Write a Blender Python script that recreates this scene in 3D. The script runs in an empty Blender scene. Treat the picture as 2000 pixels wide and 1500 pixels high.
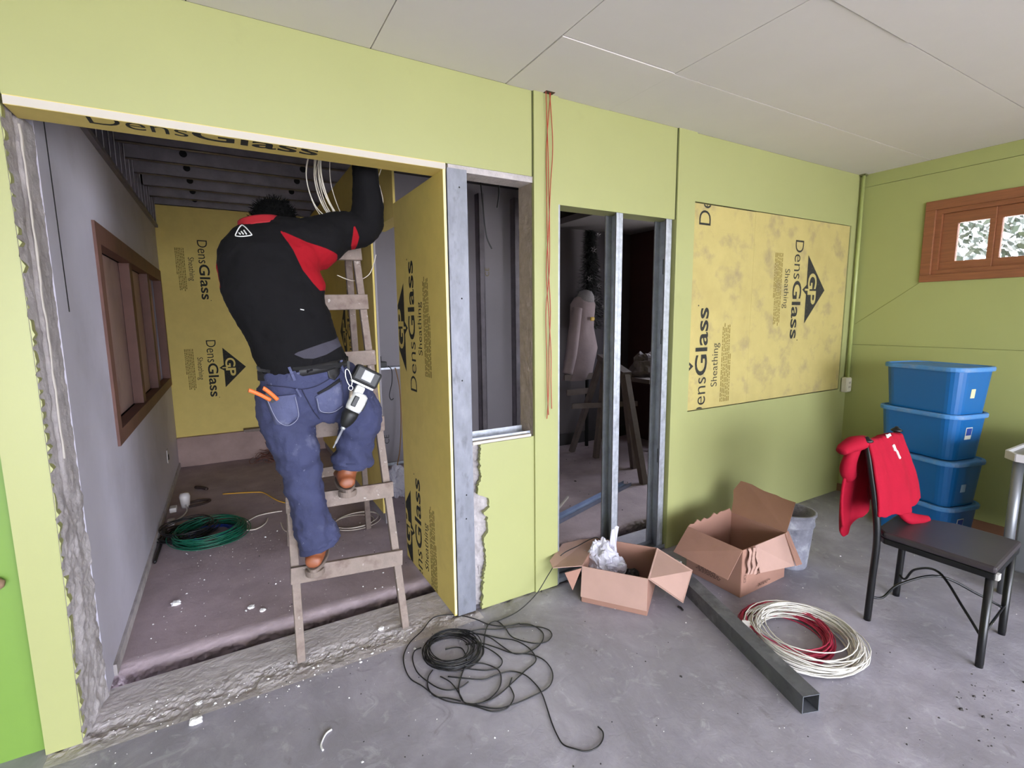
import bpy, bmesh, math, random
from mathutils import Vector, Matrix, noise, Quaternion
random.seed(7)
scene = bpy.context.scene
COL = scene.collection
PI = math.pi

# ------------------------------------------------------------------ camera
cam_d = bpy.data.cameras.new('camera'); cam = bpy.data.objects.new('camera', cam_d); COL.objects.link(cam)
YAW, PITCH, ROLL, FPX = 0.52152, 0.13336, -0.010507, 963.78
fwd = Vector((math.sin(YAW)*math.cos(PITCH), math.cos(YAW)*math.cos(PITCH), -math.sin(PITCH)))
rt = Vector((math.cos(YAW), -math.sin(YAW), 0)); up = rt.cross(fwd)
rt2 = rt*math.cos(ROLL)+up*math.sin(ROLL); up2 = up*math.cos(ROLL)-rt*math.sin(ROLL)
mw = Matrix((rt2, up2, -fwd)).transposed().to_4x4(); mw.translation = (0, -2.112, 1.47)
cam.matrix_world = mw
cam_d.sensor_width = 36.0; cam_d.sensor_fit = 'HORIZONTAL'; cam_d.lens = 36.0*FPX/2000.0
cam_d.clip_start = 0.05; cam_d.clip_end = 200
scene.camera = cam
# ------------------------------------------------------------------ overcast sky, daylight through the open front
world = bpy.data.worlds.new('overcast_sky'); scene.world = world; world.use_nodes = True
bg = world.node_tree.nodes['Background']
bg.inputs[0].default_value = (0.83, 0.88, 1.0, 1); bg.inputs[1].default_value = 14.0
scene.view_settings.view_transform = 'Standard'; scene.view_settings.look = 'None'
scene.view_settings.exposure = 0.68; scene.view_settings.gamma = 1.0; scene.view_settings.use_curve_mapping = False
def portal(name, loc, rot, sx, sy):
    d = bpy.data.lights.new(name, 'AREA'); d.shape = 'RECTANGLE'; d.size = sx; d.size_y = sy
    d.cycles.is_portal = True
    o = bpy.data.objects.new(name, d); COL.objects.link(o); o.location = loc; o.rotation_euler = rot
portal('daylight_portal', (.55, -6.42, 1.2), (PI/2, 0, 0), 5.6, 2.38)
portal('daylight_portal_right', (4.35, -4.85, 1.5), (PI/2, 0, PI/2), 1.5, 1.5)
portal('daylight_portal_store', (4.5, 1.02, 1.55), (PI/2, 0, PI/2), 1.35, 1.4)
scene.cycles.max_bounces = 10; scene.cycles.diffuse_bounces = 6; scene.cycles.sample_clamp_indirect = 6.0
scene.cycles.caustics_reflective = False; scene.cycles.caustics_refractive = False

# ------------------------------------------------------------------ materials
def lin(c):
    c = c/255.0
    return c/12.92 if c <= 0.04045 else ((c+0.055)/1.055)**2.4
def rgb(c): return (lin(c[0]), lin(c[1]), lin(c[2]), 1)
MATS = {}
def M(name, col, rough=.6, metal=0, var=0, vs=6, bump=0, bs=40, dirt=None, spec=.5, detail=6, stretch=None, alpha=1, trans=0, sheen=0, dist=0):
    if name in MATS: return MATS[name]
    m = bpy.data.materials.new(name); m.use_nodes = True; nt = m.node_tree; N = nt.nodes; L = nt.links
    b = N['Principled BSDF']; b.inputs['Roughness'].default_value = rough; b.inputs['Metallic'].default_value = metal
    b.inputs['Base Color'].default_value = rgb(col); b.inputs['Specular IOR Level'].default_value = spec
    if trans: b.inputs['Transmission Weight'].default_value = trans
    if alpha < 1: b.inputs['Alpha'].default_value = alpha
    if sheen: b.inputs['Sheen Weight'].default_value = sheen
    tc = N.new('ShaderNodeTexCoord'); vec = tc.outputs['Object']
    if stretch:
        mp = N.new('ShaderNodeMapping'); mp.inputs['Scale'].default_value = stretch; L.new(vec, mp.inputs[0]); vec = mp.outputs[0]
    def nz(scale, det=detail, d=dist):
        n = N.new('ShaderNodeTexNoise'); n.inputs['Scale'].default_value = scale; n.inputs['Detail'].default_value = det
        n.inputs['Roughness'].default_value = .62; n.inputs['Distortion'].default_value = d; L.new(vec, n.inputs['Vector']); return n.outputs['Fac']
    cur = None
    if var:
        cr = N.new('ShaderNodeValToRGB'); L.new(nz(vs), cr.inputs[0])
        c = rgb(col)
        cr.color_ramp.elements[0].position = .3; cr.color_ramp.elements[1].position = .7
        cr.color_ramp.elements[0].color = tuple(x*(1-var) for x in c[:3])+(1,)
        cr.color_ramp.elements[1].color = tuple(min(1, x*(1+var)) for x in c[:3])+(1,)
        cur = cr.outputs[0]
    for (dc, dscale, lo, hi, amt) in (dirt or []):
        mr = N.new('ShaderNodeMapRange'); mr.inputs[1].default_value = lo; mr.inputs[2].default_value = hi
        mr.inputs[3].default_value = 0; mr.inputs[4].default_value = amt; L.new(nz(dscale, 8), mr.inputs[0])
        mx = N.new('ShaderNodeMix'); mx.data_type = 'RGBA'; L.new(mr.outputs[0], mx.inputs[0])
        if cur is None: mx.inputs[6].default_value = rgb(col)
        else: L.new(cur, mx.inputs[6])
        mx.inputs[7].default_value = rgb(dc); cur = mx.outputs[2]
    if cur is not None: L.new(cur, b.inputs['Base Color'])
    if bump:
        bp = N.new('ShaderNodeBump'); bp.inputs['Strength'].default_value = bump; bp.inputs['Distance'].default_value = .01
        L.new(nz(bs), bp.inputs['Height']); L.new(bp.outputs[0], b.inputs['Normal'])
    MATS[name] = m; return m
green = M('green_wall_paint', (156, 158, 106), .42, var=.03, vs=1.5, bump=.03, bs=60, dirt=[((128, 128, 84), 3.5, .66, .8, .25)])
green_deep = M('deep_green_wall_paint', (108, 140, 58), .45, var=.04, vs=2, bump=.03, bs=60)
green_r = M('side_wall_green_paint', (152, 156, 98), .45, var=.03, vs=1.5, bump=.03, bs=50)
conc = M('broken_concrete', (176, 169, 170), .9, var=.18, vs=14, bump=.5, bs=55, dirt=[((122, 114, 110), 5, .5, .7, .6), ((175, 170, 168), 22, .62, .75, .5)])
floor_m = M('trowelled_concrete_floor', (158, 154, 166), .55, var=.16, vs=4.5, bump=.2, bs=24, dist=1.2, dirt=[((124, 120, 128), 1.3, .42, .66, .75), ((204, 202, 210), 11, .58, .76, .5), ((104, 98, 102), 7, .62, .74, .6), ((220, 218, 224), 60, .68, .74, .5)])
slab_m = M('dusty_slab', (164, 148, 154), .85, var=.14, vs=5, bump=.3, bs=45, dirt=[((126, 112, 116), 2.2, .48, .7, .6), ((170, 164, 166), 30, .66, .74, .6)])
kerb_m = M('raw_footing_concrete', (160, 136, 130), .9, var=.15, vs=5, bump=.4, bs=40)
plaster = M('grey_plaster_coat', (196, 192, 206), .7, var=.05, vs=2, bump=.05, bs=50, dirt=[((160, 154, 164), 1.6, .5, .75, .5)])
ceil_m = M('ceiling_board_paint', (214, 208, 206), .7, var=.02, vs=3)
black = M('dark_void', (10, 9, 9), .9)
steel_dark = M('dark_steel_joist', (120, 114, 120), .5, .4, var=.2, vs=8)
galv = M('galvanised_steel', (186, 190, 200), .42, .6, var=.22, vs=28, bump=.08, bs=60, dirt=[((110, 112, 120), 10, .55, .75, .6)])
galv2 = M('galvanised_steel_dull', (160, 164, 172), .45, .8, var=.16, vs=16)
gyp = M('grey_gypsum_board', (146, 140, 146), .8, var=.04, vs=3)
yel = M('yellow_glass_mat_facing', (216, 194, 112), .75, var=.05, vs=9, bump=.15, bs=160, dirt=[((184, 160, 92), 4, .6, .8, .35)])
yel_d = M('yellow_facing_dirty', (178, 163, 102), .75, var=.05, vs=9, bump=.15, bs=160, dirt=[((126, 112, 96), 5, .52, .72, .7), ((160, 144, 88), 2.2, .5, .7, .4)])
whiteedge = M('white_board_core', (186, 179, 171), .8)
ink = M('black_print', (34, 34, 30), .8, dirt=[((84, 78, 52), 60, .56, .68, .6)])
inkfine = M('fine_print_ink', (126, 110, 50), .85)
wood = M('orange_stained_wood', (130, 80, 50), .5, var=.18, vs=5, stretch=(14, 1, 14), bump=.1, bs=30)
wood_b = M('red_brown_window_wood', (104, 68, 58), .6, var=.2, vs=4, bump=.1, bs=30)
wood_o = M('old_ladder_wood', (132, 118, 110), .8, var=.22, vs=12, bump=.4, bs=60, dirt=[((90, 72, 66), 12, .5, .66, .7), ((190, 184, 178), 40, .64, .7, .7)])
brown = M('brown_baseboard_paint', (122, 84, 62), .6, var=.1)
redwall = M('dark_red_wall_paint', (58, 26, 28), .8, var=.1)
darkwall = M('dim_grey_wall', (60, 54, 58), .85, var=.08)
rubber = M('black_rubber_wire', (22, 21, 24), .45)

# ------------------------------------------------------------------ helpers
def link(o, parent=None):
    COL.objects.link(o)
    if parent: o.parent = parent
    return o
def tag(o, label=None, cat=None, group=None, kind=None):
    if label: o['label'] = label
    if cat: o['category'] = cat
    if group: o['group'] = group
    if kind: o['kind'] = kind
    return o
def empty(name, loc, label, cat, group=None, rz=0):
    o = bpy.data.objects.new(name, None); COL.objects.link(o); o.location = loc; o.rotation_euler.z = rz
    o.empty_display_size = .05
    return tag(o, label, cat, group)
class B:
    """collects shapes; obj() links them as one mesh"""
    def __init__(s): s.v = []; s.f = []; s.mi = []
    def add(s, vs, fs, mi=0):
        k = len(s.v); s.v += [Vector(v) for v in vs]; s.f += [[i+k for i in f] for f in fs]; s.mi += [mi]*len(fs); return s
    def box(s, a, b, mi=0):
        x0, y0, z0 = a; x1, y1, z1 = b
        return s.add([(x0,y0,z0),(x1,y0,z0),(x1,y1,z0),(x0,y1,z0),(x0,y0,z1),(x1,y0,z1),(x1,y1,z1),(x0,y1,z1)],
                     [(3,2,1,0),(4,5,6,7),(0,1,5,4),(1,2,6,5),(2,3,7,6),(3,0,4,7)], mi)
    def bar(s, p, q, w, h, upv=(0,0,1), mi=0):
        """rectangular bar from p to q, w across, h along upv"""
        p = Vector(p); q = Vector(q); d = (q-p).normalized(); u = Vector(upv); r = d.cross(u).normalized(); u = r.cross(d)
        vs = []
        for c in (p, q):
            for a, bb in ((-1,-1),(1,-1),(1,1),(-1,1)): vs.append(c+r*(a*w/2)+u*(bb*h/2))
        return s.add(vs, [(0,1,2,3),(7,6,5,4),(0,4,5,1),(1,5,6,2),(2,6,7,3),(3,7,4,0)], mi)
    def prism(s, poly, d, mi=0):
        """poly: planar 3D points, extruded by vector d"""
        n = len(poly); d = Vector(d); vs = [Vector(p) for p in poly]+[Vector(p)+d for p in poly]
        return s.add(vs, [list(range(n))[::-1], list(range(n, 2*n))]+[[i, (i+1) % n, n+(i+1) % n, n+i] for i in range(n)], mi)
    def tube(s, pts, r, n=6, mi=0, closed=False, cap=True):
        pts = [Vector(p) for p in pts]; m = len(pts); rr = r if hasattr(r, '__len__') else [r]*m
        t0 = (pts[1]-pts[0]).normalized(); a = Vector((0,0,1)) if abs(t0.z) < .9 else Vector((1,0,0))
        nrm = t0.cross(a).normalized(); vs = []
        for i, p in enumerate(pts):
            t = (pts[min(i+1, m-1)]-pts[max(i-1, 0)])
            if closed: t = pts[(i+1) % m]-pts[i-1]
            if t.length < 1e-9: t = t0
            t.normalize(); nrm = (nrm-t*nrm.dot(t))
            if nrm.length < 1e-6: nrm = t.orthogonal()
            nrm.normalize(); bb = t.cross(nrm)
            for k in range(n):
                an = 2*PI*k/n; vs.append(p+(nrm*math.cos(an)+bb*math.sin(an))*rr[i])
        fs = []
        for i in range(m if closed else m-1):
            for k in range(n):
                j = (i+1) % m; fs.append((i*n+k, i*n+(k+1) % n, j*n+(k+1) % n, j*n+k))
        if cap and not closed: fs += [list(range(n))[::-1], [(m-1)*n+k for k in range(n)]]
        return s.add(vs, fs, mi)
    def loft(s, rings, cap=True, mi=0):
        n = len(rings[0]); vs = [p for r in rings for p in r]; fs = []
        for i in range(len(rings)-1):
            for k in range(n): fs.append((i*n+k, i*n+(k+1) % n, (i+1)*n+(k+1) % n, (i+1)*n+k))
        if cap: fs += [list(range(n))[::-1], [(len(rings)-1)*n+k for k in range(n)]]
        return s.add(vs, fs, mi)
    def lathe(s, prof, n=24, c=(0,0,0), mi=0):
        c = Vector(c)
        return s.loft([[c+Vector((r*math.cos(2*PI*k/n), r*math.sin(2*PI*k/n), z)) for k in range(n)] for r, z in prof], cap=False, mi=mi)
    def grid(s, fn, nu, nv, mi=0):
        vs = [fn(i/nu, j/nv) for j in range(nv+1) for i in range(nu+1)]
        return s.add(vs, [(j*(nu+1)+i, j*(nu+1)+i+1, (j+1)*(nu+1)+i+1, (j+1)*(nu+1)+i) for j in range(nv) for i in range(nu)], mi)
    def obj(s, name, mat, parent=None, smooth=False, loc=None, bevel=0, sub=0, solid=0, angle=None):
        me = bpy.data.meshes.new(name); c = Vector(loc) if loc else Vector((0,0,0))
        me.from_pydata([tuple(v-c) for v in s.v], [], s.f)
        for m in (mat if isinstance(mat, (list, tuple)) else [mat]): me.materials.append(m)
        if isinstance(mat, (list, tuple)): me.polygons.foreach_set('material_index', s.mi)
        bm = bmesh.new(); bm.from_mesh(me); bmesh.ops.recalc_face_normals(bm, faces=bm.faces); bm.to_mesh(me); bm.free()
        if smooth: me.polygons.foreach_set('use_smooth', [True]*len(me.polygons))
        me.update()
        o = bpy.data.objects.new(name, me); link(o, parent)
        if loc: o.location = c
        if solid:
            md = o.modifiers.new('solid', 'SOLIDIFY'); md.thickness = solid; md.offset = 0
        if bevel:
            md = o.modifiers.new('bevel', 'BEVEL'); md.width = bevel; md.segments = 2; md.limit_method = 'ANGLE'
        if sub:
            md = o.modifiers.new('sub', 'SUBSURF'); md.levels = sub; md.render_levels = sub
        return o
def box(name, a, b, mat, parent=None, bevel=0): return B().box(a, b).obj(name, mat, parent, bevel=bevel)
def catmull(pts, k=8, closed=False):
    pts = [Vector(p) for p in pts]; n = len(pts); out = []
    for i in range(n if closed else n-1):
        g = (lambda j: pts[j % n]) if closed else (lambda j: pts[max(0, min(n-1, j))])
        p0, p1, p2, p3 = g(i-1), g(i), g(i+1), g(i+2)
        for s in range(k):
            t = s/k
            out.append(.5*((2*p1)+(p2-p0)*t+(2*p0-5*p1+4*p2-p3)*t*t+(3*p1-p0-3*p2+p3)*t**3))
    if not closed: out.append(pts[-1])
    return out
def fbm(p, s, o=4): return noise.fractal(Vector(p)*s, .6, 2.0, o)

# ------------------------------------------------------------------ the setting
CZ = 2.535      # ceiling
def struct(o): o['kind'] = 'structure'; return o
def sbox(name, a, b, mat, parent=None):
    o = box(name, a, b, mat, parent)
    return struct(o) if parent is None else o
# floors: front room slab with its rough, chipped edge at the old wall line
fl = B().box((-2.4, -6.5, -.3), (4.5, -.07, 0)); fl.box((4.5, -6.5, -.3), (4.6, .3, -.001)); fl.box((-2.4, -.07, -.3), (-.64, .28, 0))
struct(fl.obj('floor', floor_m))
def sill_fn(x0, x1, y0, y1, amp):
    def f(u, v):
        x = x0+(x1-x0)*u; y = y0+(y1-y0)*v
        e = min(1, v*6)*min(1, (1-v)*14+.3)
        # a chipped channel runs along the middle of the strip
        ch = math.exp(-((y-.035-.02*fbm((x,0,0),2))/.045)**2)
        z = e*amp*(.35+.65*min(1, max(0, (.12-y)/.06)))*(fbm((x,y,0),9)*.8+fbm((x,y,3),30)*.35)-.009*ch*(.6+fbm((x,y,7),14))*min(1, v*8)
        return Vector((x, y, min(z, .0025+.001*fbm((x,y,2),20)) if v > 0 else 0))
    return f
sill = B().grid(sill_fn(-.64, 1.0, -.07, .275, .007), 300, 60)
sill.box((-.64, -.07, -.3), (1.0, .265, -.045))
so = sill.obj('floor_sill_edge', M('chipped_sill_concrete', (182, 175, 176), .9, var=.12, vs=16, bump=.5, bs=60, dirt=[((146, 136, 134), 8, .52, .7, .5), ((205, 202, 200), 26, .62, .72, .6)])); struct(so)
sill2 = B().grid(sill_fn(1.0, 4.5, -.07, .275, .003), 120, 20); sill2.box((1.0, -.07, -.3), (4.5, .265, -.045))
struct(sill2.obj('floor_sill_under_wall', floor_m))
sbox('floor_trench', (-.7, .2, -.35), (4.6, .6, -.17), black)
# inner slab with a rounded, cracked front edge
def slab_edge(u, v):
    x = -.56+(4.56)*u; w = fbm((x, 0, 5), 3)*.012+fbm((x, v*2, 5), 14)*.012+fbm((x, v*1.2, 9), 40)*.007
    a = v*PI/2
    if v < .5:   # lower broken face, leaning back under the lip
        t = v/.5; y = .455-.05*t+w*1.6; z = -.13+.085*t
    else:
        t = (v-.5)/.5; y = .405+.065*t**2.2+w*(1-t); z = -.045+.045*math.sin(t*PI/2)**.8
    return Vector((x, y, z))
sl = B().grid(slab_edge, 700, 20)
sl.add([(-.56,.468,-.0004),(4.0,.468,-.0004),(4.6,.468,-.0004),(4.6,4.6,-.0004),(-.56,4.6,-.0004)], [(0,1,2,3,4)])
sbox('floor_light_stop', (-.75, .55, -.3), (4.6, 4.6, -.02), black)  # black box added under the slab to block light from below
struct(sl.obj('floor_inner_slab', slab_m, smooth=True))
# front wall (light green) between the two rooms: pieces round the openings
def jag(n, amp, seed, base=0):
    r = random.Random(seed); return [base+r.uniform(-amp, amp)+(amp*1.5 if r.random() < .12 else 0) for _ in range(n)]
def jagged_panel(x0, x1, z0, z1, side, amp, seed, y0, y1, offs=None, n=60):
    """wall slab whose left or right edge is broken off unevenly"""
    j = jag(n+1, amp, seed); poly = []
    def off(z): return offs(z) if offs else 0
    edge = [(z0+(z1-z0)*i/n, j[i] if 0 < i < n else 0) for i in range(n+1)]
    if side == 'R': poly = [(x0, z0)]+[(x1+e+off(z), z) for z, e in edge]+[(x0, z1)]
    else: poly = [(x1, z1)]+[(x0+e+off(z), z) for z, e in edge[::-1]]+[(x1, z0)]
    return B().prism([(x, y0, z) for x, z in poly], (0, y1-y0, 0))
wl = struct(jagged_panel(-.645, -.533, 0, 2.128, 'R', .004, 3, 0, .03, lambda z: -.012*max(0, .9-z)/.9, 150).obj('wall_pier_skin', green))
sbox('wall_pier', (-.645, .02, 0), (-.545, .2, CZ), conc)
sbox('wall_pier_top', (-.645, -.001, 2.128), (-.531, .02, CZ), green)
sbox('wall_left', (-2.4, .035, 0), (-.645, .2, CZ), green_deep)
struct(B().box((-.527, 0, 2.146), (1.341, .115, CZ)).obj('wall_header', green))
# rough concrete jamb beside the opening
def jamb(u, v):
    y = -.004+.235*v; z = 2.13*u
    d = fbm((y, z, 1), 16)*.003+fbm((y, z, 4), 45)*.0015
    low = max(0, min(1, (.95-z)/.15))          # chipped lower part
    groove = -.014*math.exp(-((y-.10-.01*fbm((z,0,0),4))/.012)**2)*(1-low)
    d += low*(fbm((y, z, 9), 14)*.007+.002)
    return Vector((-.534-.012*max(0, .9-z)/.9*(1-v)+(d+groove)*min(1, v*5)+.018*v, y, z))
struct(B().grid(jamb, 260, 34).obj('wall_jamb_concrete', conc, smooth=True))
# white plaster bead left in the groove of the jamb
bead = [(-.522+.003*fbm((0, z, 2), 6), .118+.004*fbm((0, z, 8), 5), z) for z in [1.0+i*.02 for i in range(56)]]
struct(B().tube(bead, [.003+.0025*abs(fbm((p[2], 0, 0), 9)) for p in bead], 5).obj('trim_1', whiteedge))
# wall beside the small window opening, its left edge hacked away
def chip(z):
    a = .022+.012*math.sin(z*9)+.006*fbm((z, 0, 1), 25)
    for c, w, h in ((.555, .04, .062), (.44, .055, .05), (.50, .03, .02), (.30, .10, .022), (.70, .03, .01)): a += h*math.exp(-((z-c)/w)**4)
    return a
struct(jagged_panel(1.0, 1.341, 0, .862, 'L', .003, 9, 0, .022, chip, 110).obj('wall_below_window', green))
def rough_edge(u, v):
    z = .86*v; x = 1.0+u*.15
    return Vector((x, .026+.03*max(0, 1-u*2.2)+fbm((x, z, 2), 18)*.010+fbm((x, z, 6), 50)*.004, z))
struct(B().grid(rough_edge, 30, 150).obj('wall_hacked_concrete', conc, smooth=True))
sbox('wall_below_window_core', (1.03, .045, 0), (1.341, .118, .855), conc)
# concrete lintel soffit and right jamb of the small opening
sbox('wall_lintel', (.90, .002, 2.118), (1.341, .115, 2.1455), conc)
struct(B().grid(lambda u, v: Vector((1.3365+fbm((u*.115, v*1.28, 3), 20)*.002, .001+u*.125, .866+v*1.27)), 8, 60).obj('wall_jamb_window', M('wall_jamb_concrete_brown', (140, 128, 124), .9, var=.2, vs=18, bump=.6, bs=50)))
sbox('wall_pilaster_1', (1.341, -.012, 0), (1.485, .12, CZ), green)
sbox('wall_header_door', (1.485, 0, 2.03), (2.328, .115, CZ), green)
sbox('wall_pilaster_2', (2.328, -.012, 0), (2.478, .12, CZ), green)
sbox('wall_front_low', (2.478, 0, 0), (4.40, .115, .868), green)
sbox('wall_front_top', (2.478, 0, 2.15), (4.40, .115, CZ), green)
sbox('wall_front_side', (4.268, 0, .868), (4.40, .115, 2.15), green)
sbox('wall_front_back', (2.478, .05, .868), (4.268, .115, 2.15), darkwall)
# dark lines along the joints between the pilasters and the panels
for k, (x, z0) in enumerate(((1.3400, 2.146), (2.3270, 2.03))):
    struct(box('trim_%d' % (k+2), (x-.0035, -.0045, z0), (x, .001, CZ), M('dark_joint_line', (70, 74, 40), .9)))
# right wall: painted panels with narrow joints, a window high up
RX = 4.372
wr = B().box((RX+.012, -4.1, 0), (RX+.16, -1.74, CZ)).box((RX+.012, -6.5, 0), (RX+.16, -5.6, CZ)).box((RX+.012, -5.6, 0), (RX+.16, -4.1, .75)).box((RX+.012, -5.6, 2.25), (RX+.16, -4.1, CZ)).box((RX+.012, -.46, 0), (RX+.16, .05, CZ)).box((RX+.012, -1.74, 0), (RX+.16, -.46, 1.72)).box((RX+.012, -1.74, 2.22), (RX+.16, -.46, CZ))  # unseen rear opening added to bring more daylight to the front wall
wro = struct(wr.obj('wall_right', green_r))
def rp(y0, y1, z0, z1): box('wall_panel', (RX, y0, z0), (RX+.012, y1, z1), green_r, wro)
rp(-4.1, .05, 0, 1.2285); rp(-6.5, -4.1, 0, .75); rp(-6.5, -5.6, .75, 2.439); rp(-6.5, .05, 2.442, CZ)
rp(-.46, .05, 1.2315, 2.439); rp(-4.1, -1.74, 1.2315, 2.439); rp(-1.74, -.46, 1.2315, 1.72); rp(-1.74, -.46, 2.22, 2.439)
B().bar((RX-.0006, -.435, 1.69), (RX-.0006, -.03, 1.39), .0015, .0025, (1, 0, 0)).obj('crack', M('hairline_crack', (110, 118, 52), .9), wro)
box('baseboard_right', (RX-.014, -6.5, 0), (RX, .0, .062), brown)['kind'] = 'structure'
# rest of the front room, out of view: left wall, open front behind the camera
sbox('wall_room_left', (-2.5, -6.5, 0), (-2.4, .1, CZ), green)
wb = B().box((-2.5, -6.6, 2.4), (4.6, -6.46, CZ)).box((-2.5, -6.6, 0), (-2.25, -6.46, 2.4)).box((3.35, -6.6, 0), (4.6, -6.46, 2.4))
struct(wb.obj('wall_back', green))
# ceiling: backing and the boards
ce = sbox('ceiling', (-2.5, -6.6, CZ+.008), (4.6, .13, CZ+.1), M('ceiling_backing', (70, 68, 64), .9))
def cboard(x0, x1, y0, y1, dz=0): box('ceiling_board', (x0+.002, y0+.002, CZ-dz), (x1-.002, y1-.002, CZ+.0075), ceil_m, ce)
xs = [-2.5, -1.264, -.649, -.034, .581]
for a, b_ in zip(xs, xs[1:]): cboard(a, b_, -2.4, .0); cboard(a, b_, -6.5, -2.4)
cboard(.581, 1.196, -1.66, .0); cboard(.581, 1.196, -6.5, -1.66)
cboard(1.196, 1.81, -.445, .0, .0025); cboard(1.196, 1.81, -6.5, -.445)
cboard(1.81, 4.372, -.437, .0, .0005); cboard(1.81, 4.372, -1.066, -.437, .0); cboard(1.81, 2.43, -6.5, -1.066, .003); cboard(2.43, 4.372, -6.5, -1.066)
# inner room (seen through the big opening)
GX = -.514
IB = 3.80
wg = B().box((GX-.1, .235, 0), (GX, 4.0, .865)).box((GX-.1, .235, 1.945), (GX, 4.0, 2.36)).box((GX-.1, .235, .865), (GX, .985, 1.945)).box((GX-.1, 3.74, .865), (GX, 4.0, 1.945))
wgo = struct(wg.obj('wall_grey', plaster))
B().tube([(GX+.0006, .36+.02*t, 2.36-.85*t+.0) for t in [i/10 for i in range(11)]], .0025, 4).obj('crack', rubber, wgo)
sbox('wall_grey_outer', (GX-.2, .2, 0), (GX-.14, 4.0, 3), darkwall)
sbox('baseboard_grey', (GX-.02, .36, 0), (GX+.012, 3.8, .05), conc)
sbox('wall_inner_back', (GX-.2, IB+.012, 0), (1.1, IB+.15, 3.0), kerb_m)
struct(B().grid(lambda u, v: Vector((GX+u*1.42, IB-.03+fbm((u*2, v, 0), 5)*.012+.04*v*v, .31*v)), 60, 12).obj('wall_footing', kerb_m, smooth=True))
# steel joists over the inner room
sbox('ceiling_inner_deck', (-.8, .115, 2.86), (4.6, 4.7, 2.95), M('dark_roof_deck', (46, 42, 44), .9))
def joist(y):
    z0, z1, t = 2.575, 2.73, .004
    b = B().box((GX, y, z0), (.95, y+t, z1)).box((GX, y, z0), (.95, y+.045, z0+t)).box((GX, y, z1-t), (.95, y+.045, z1)).box((GX, y+.045-t, z0), (.95, y+.045, z0+.014))
    return b
for k, y in enumerate((1.06, 1.46, 1.86, 2.235, 2.62, 3.02, 3.42, 3.775)):
    o = joist(y).obj('ceiling_joist', steel_dark); struct(o)
    for hx in (-.17, .62):
        B().lathe([(0, 0), (.024, 0)], 14).obj('punch_hole', black, o).matrix_local = Matrix.Translation((hx, y-.001, 2.645)) @ Matrix.Rotation(PI/2, 4, 'X')
# short stud row closing the gap above the grey wall
bulk = empty('bulkhead_framing', (GX+.03, .3, 2.37), 'row of short steel studs above the grey plaster wall', 'framing')
def cpart(b, name, mat, parent, **k):
    o = b.obj(name, mat, parent, **k); o.matrix_parent_inverse = parent.matrix_basis.inverted(); return o
cpart(B().box((GX-.06, .15, 2.36), (GX+.025, IB, 2.385)), 'bottom_track', steel_dark, bulk)
cpart(B().box((GX-.06, .15, 2.76), (GX+.025, IB, 2.79)), 'top_track', steel_dark, bulk)
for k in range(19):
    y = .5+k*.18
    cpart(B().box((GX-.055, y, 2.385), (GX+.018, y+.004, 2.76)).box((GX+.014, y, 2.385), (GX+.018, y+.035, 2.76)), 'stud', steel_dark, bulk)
    cpart(B().box((GX+.0185, y-.001, 2.40), (GX+.0205, y+.0045, 2.72)), 'stud_glint', M('stud_edge_glint', (214, 212, 220), .4), bulk)  # pale strips paint a glint onto the stud edges
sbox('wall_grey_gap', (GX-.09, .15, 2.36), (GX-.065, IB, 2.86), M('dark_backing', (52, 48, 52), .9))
# partitions further right, behind the front wall
sbox('wall_partition', (.90, 2.75, 0), (3.13, 2.83, 2.86), gyp)
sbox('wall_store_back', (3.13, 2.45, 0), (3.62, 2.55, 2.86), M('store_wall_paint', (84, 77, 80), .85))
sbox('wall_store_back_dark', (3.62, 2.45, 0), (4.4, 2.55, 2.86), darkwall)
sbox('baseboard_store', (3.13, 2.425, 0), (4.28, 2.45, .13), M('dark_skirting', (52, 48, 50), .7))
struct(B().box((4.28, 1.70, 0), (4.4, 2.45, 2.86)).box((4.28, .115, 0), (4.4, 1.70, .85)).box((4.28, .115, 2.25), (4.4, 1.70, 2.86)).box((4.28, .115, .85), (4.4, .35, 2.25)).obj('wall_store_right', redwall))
sbox('ceiling_store', (3.13, .6, 2.44), (4.4, 2.55, 2.50), M('store_ceiling_dimmed', (104, 98, 98), .8))  # white ceiling greyed; the room's dimness is put into the colour
sbox('wall_outer_back', (-.8, 4.5, -.1), (4.7, 4.6, 3), darkwall)
struct(B().box((4.55, 1.70, -.1), (4.65, 4.6, 3)).box((4.55, -.1, -.1), (4.65, 1.70, .85)).box((4.55, -.1, 2.25), (4.65, 1.70, 3)).box((4.55, -.1, .85), (4.65, .35, 2.25)).obj('wall_outer_right', darkwall))
sbox('wall_over_front', (-2.5, .02, CZ+.09), (4.65, .14, 3.0), darkwall)

# inner right-hand wall: steel-framed, its faces sheathed with boards (below)
sbox('wall_inner_frame', (.888, 1.26, .02), (.90, IB+.1, 2.575), gyp)
# window in the right wall
win = bpy.data.objects.new('window_1', None); COL.objects.link(win); win['kind'] = 'structure'; win.location = (RX, -1.1, 1.69)
def wpart(b, name, mat, **k): return cpart(b, name, mat, win, **k)
WY0, WY1, WZ0, WZ1 = -1.77, -.435, 1.692, 2.248
c = .062
wpart(B().box((RX-.016, WY0, WZ1-c), (RX+.004, WY1, WZ1)), 'casing_top', wood, bevel=.003)
wpart(B().box((RX-.016, WY0, WZ0), (RX+.004, WY1, WZ0+c*.8)), 'casing_bottom', wood, bevel=.003)
wpart(B().box((RX-.016, WY1-c, WZ0+c*.8), (RX+.004, WY1, WZ1-c)), 'casing_side', wood, bevel=.003)
wpart(B().box((RX-.016, WY0, WZ0+c*.8), (RX+.004, WY0+c, WZ1-c)), 'casing_side', wood, bevel=.003)
iy0, iy1, iz0, iz1 = WY0+c, WY1-c, WZ0+c*.8, WZ1-c
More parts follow.
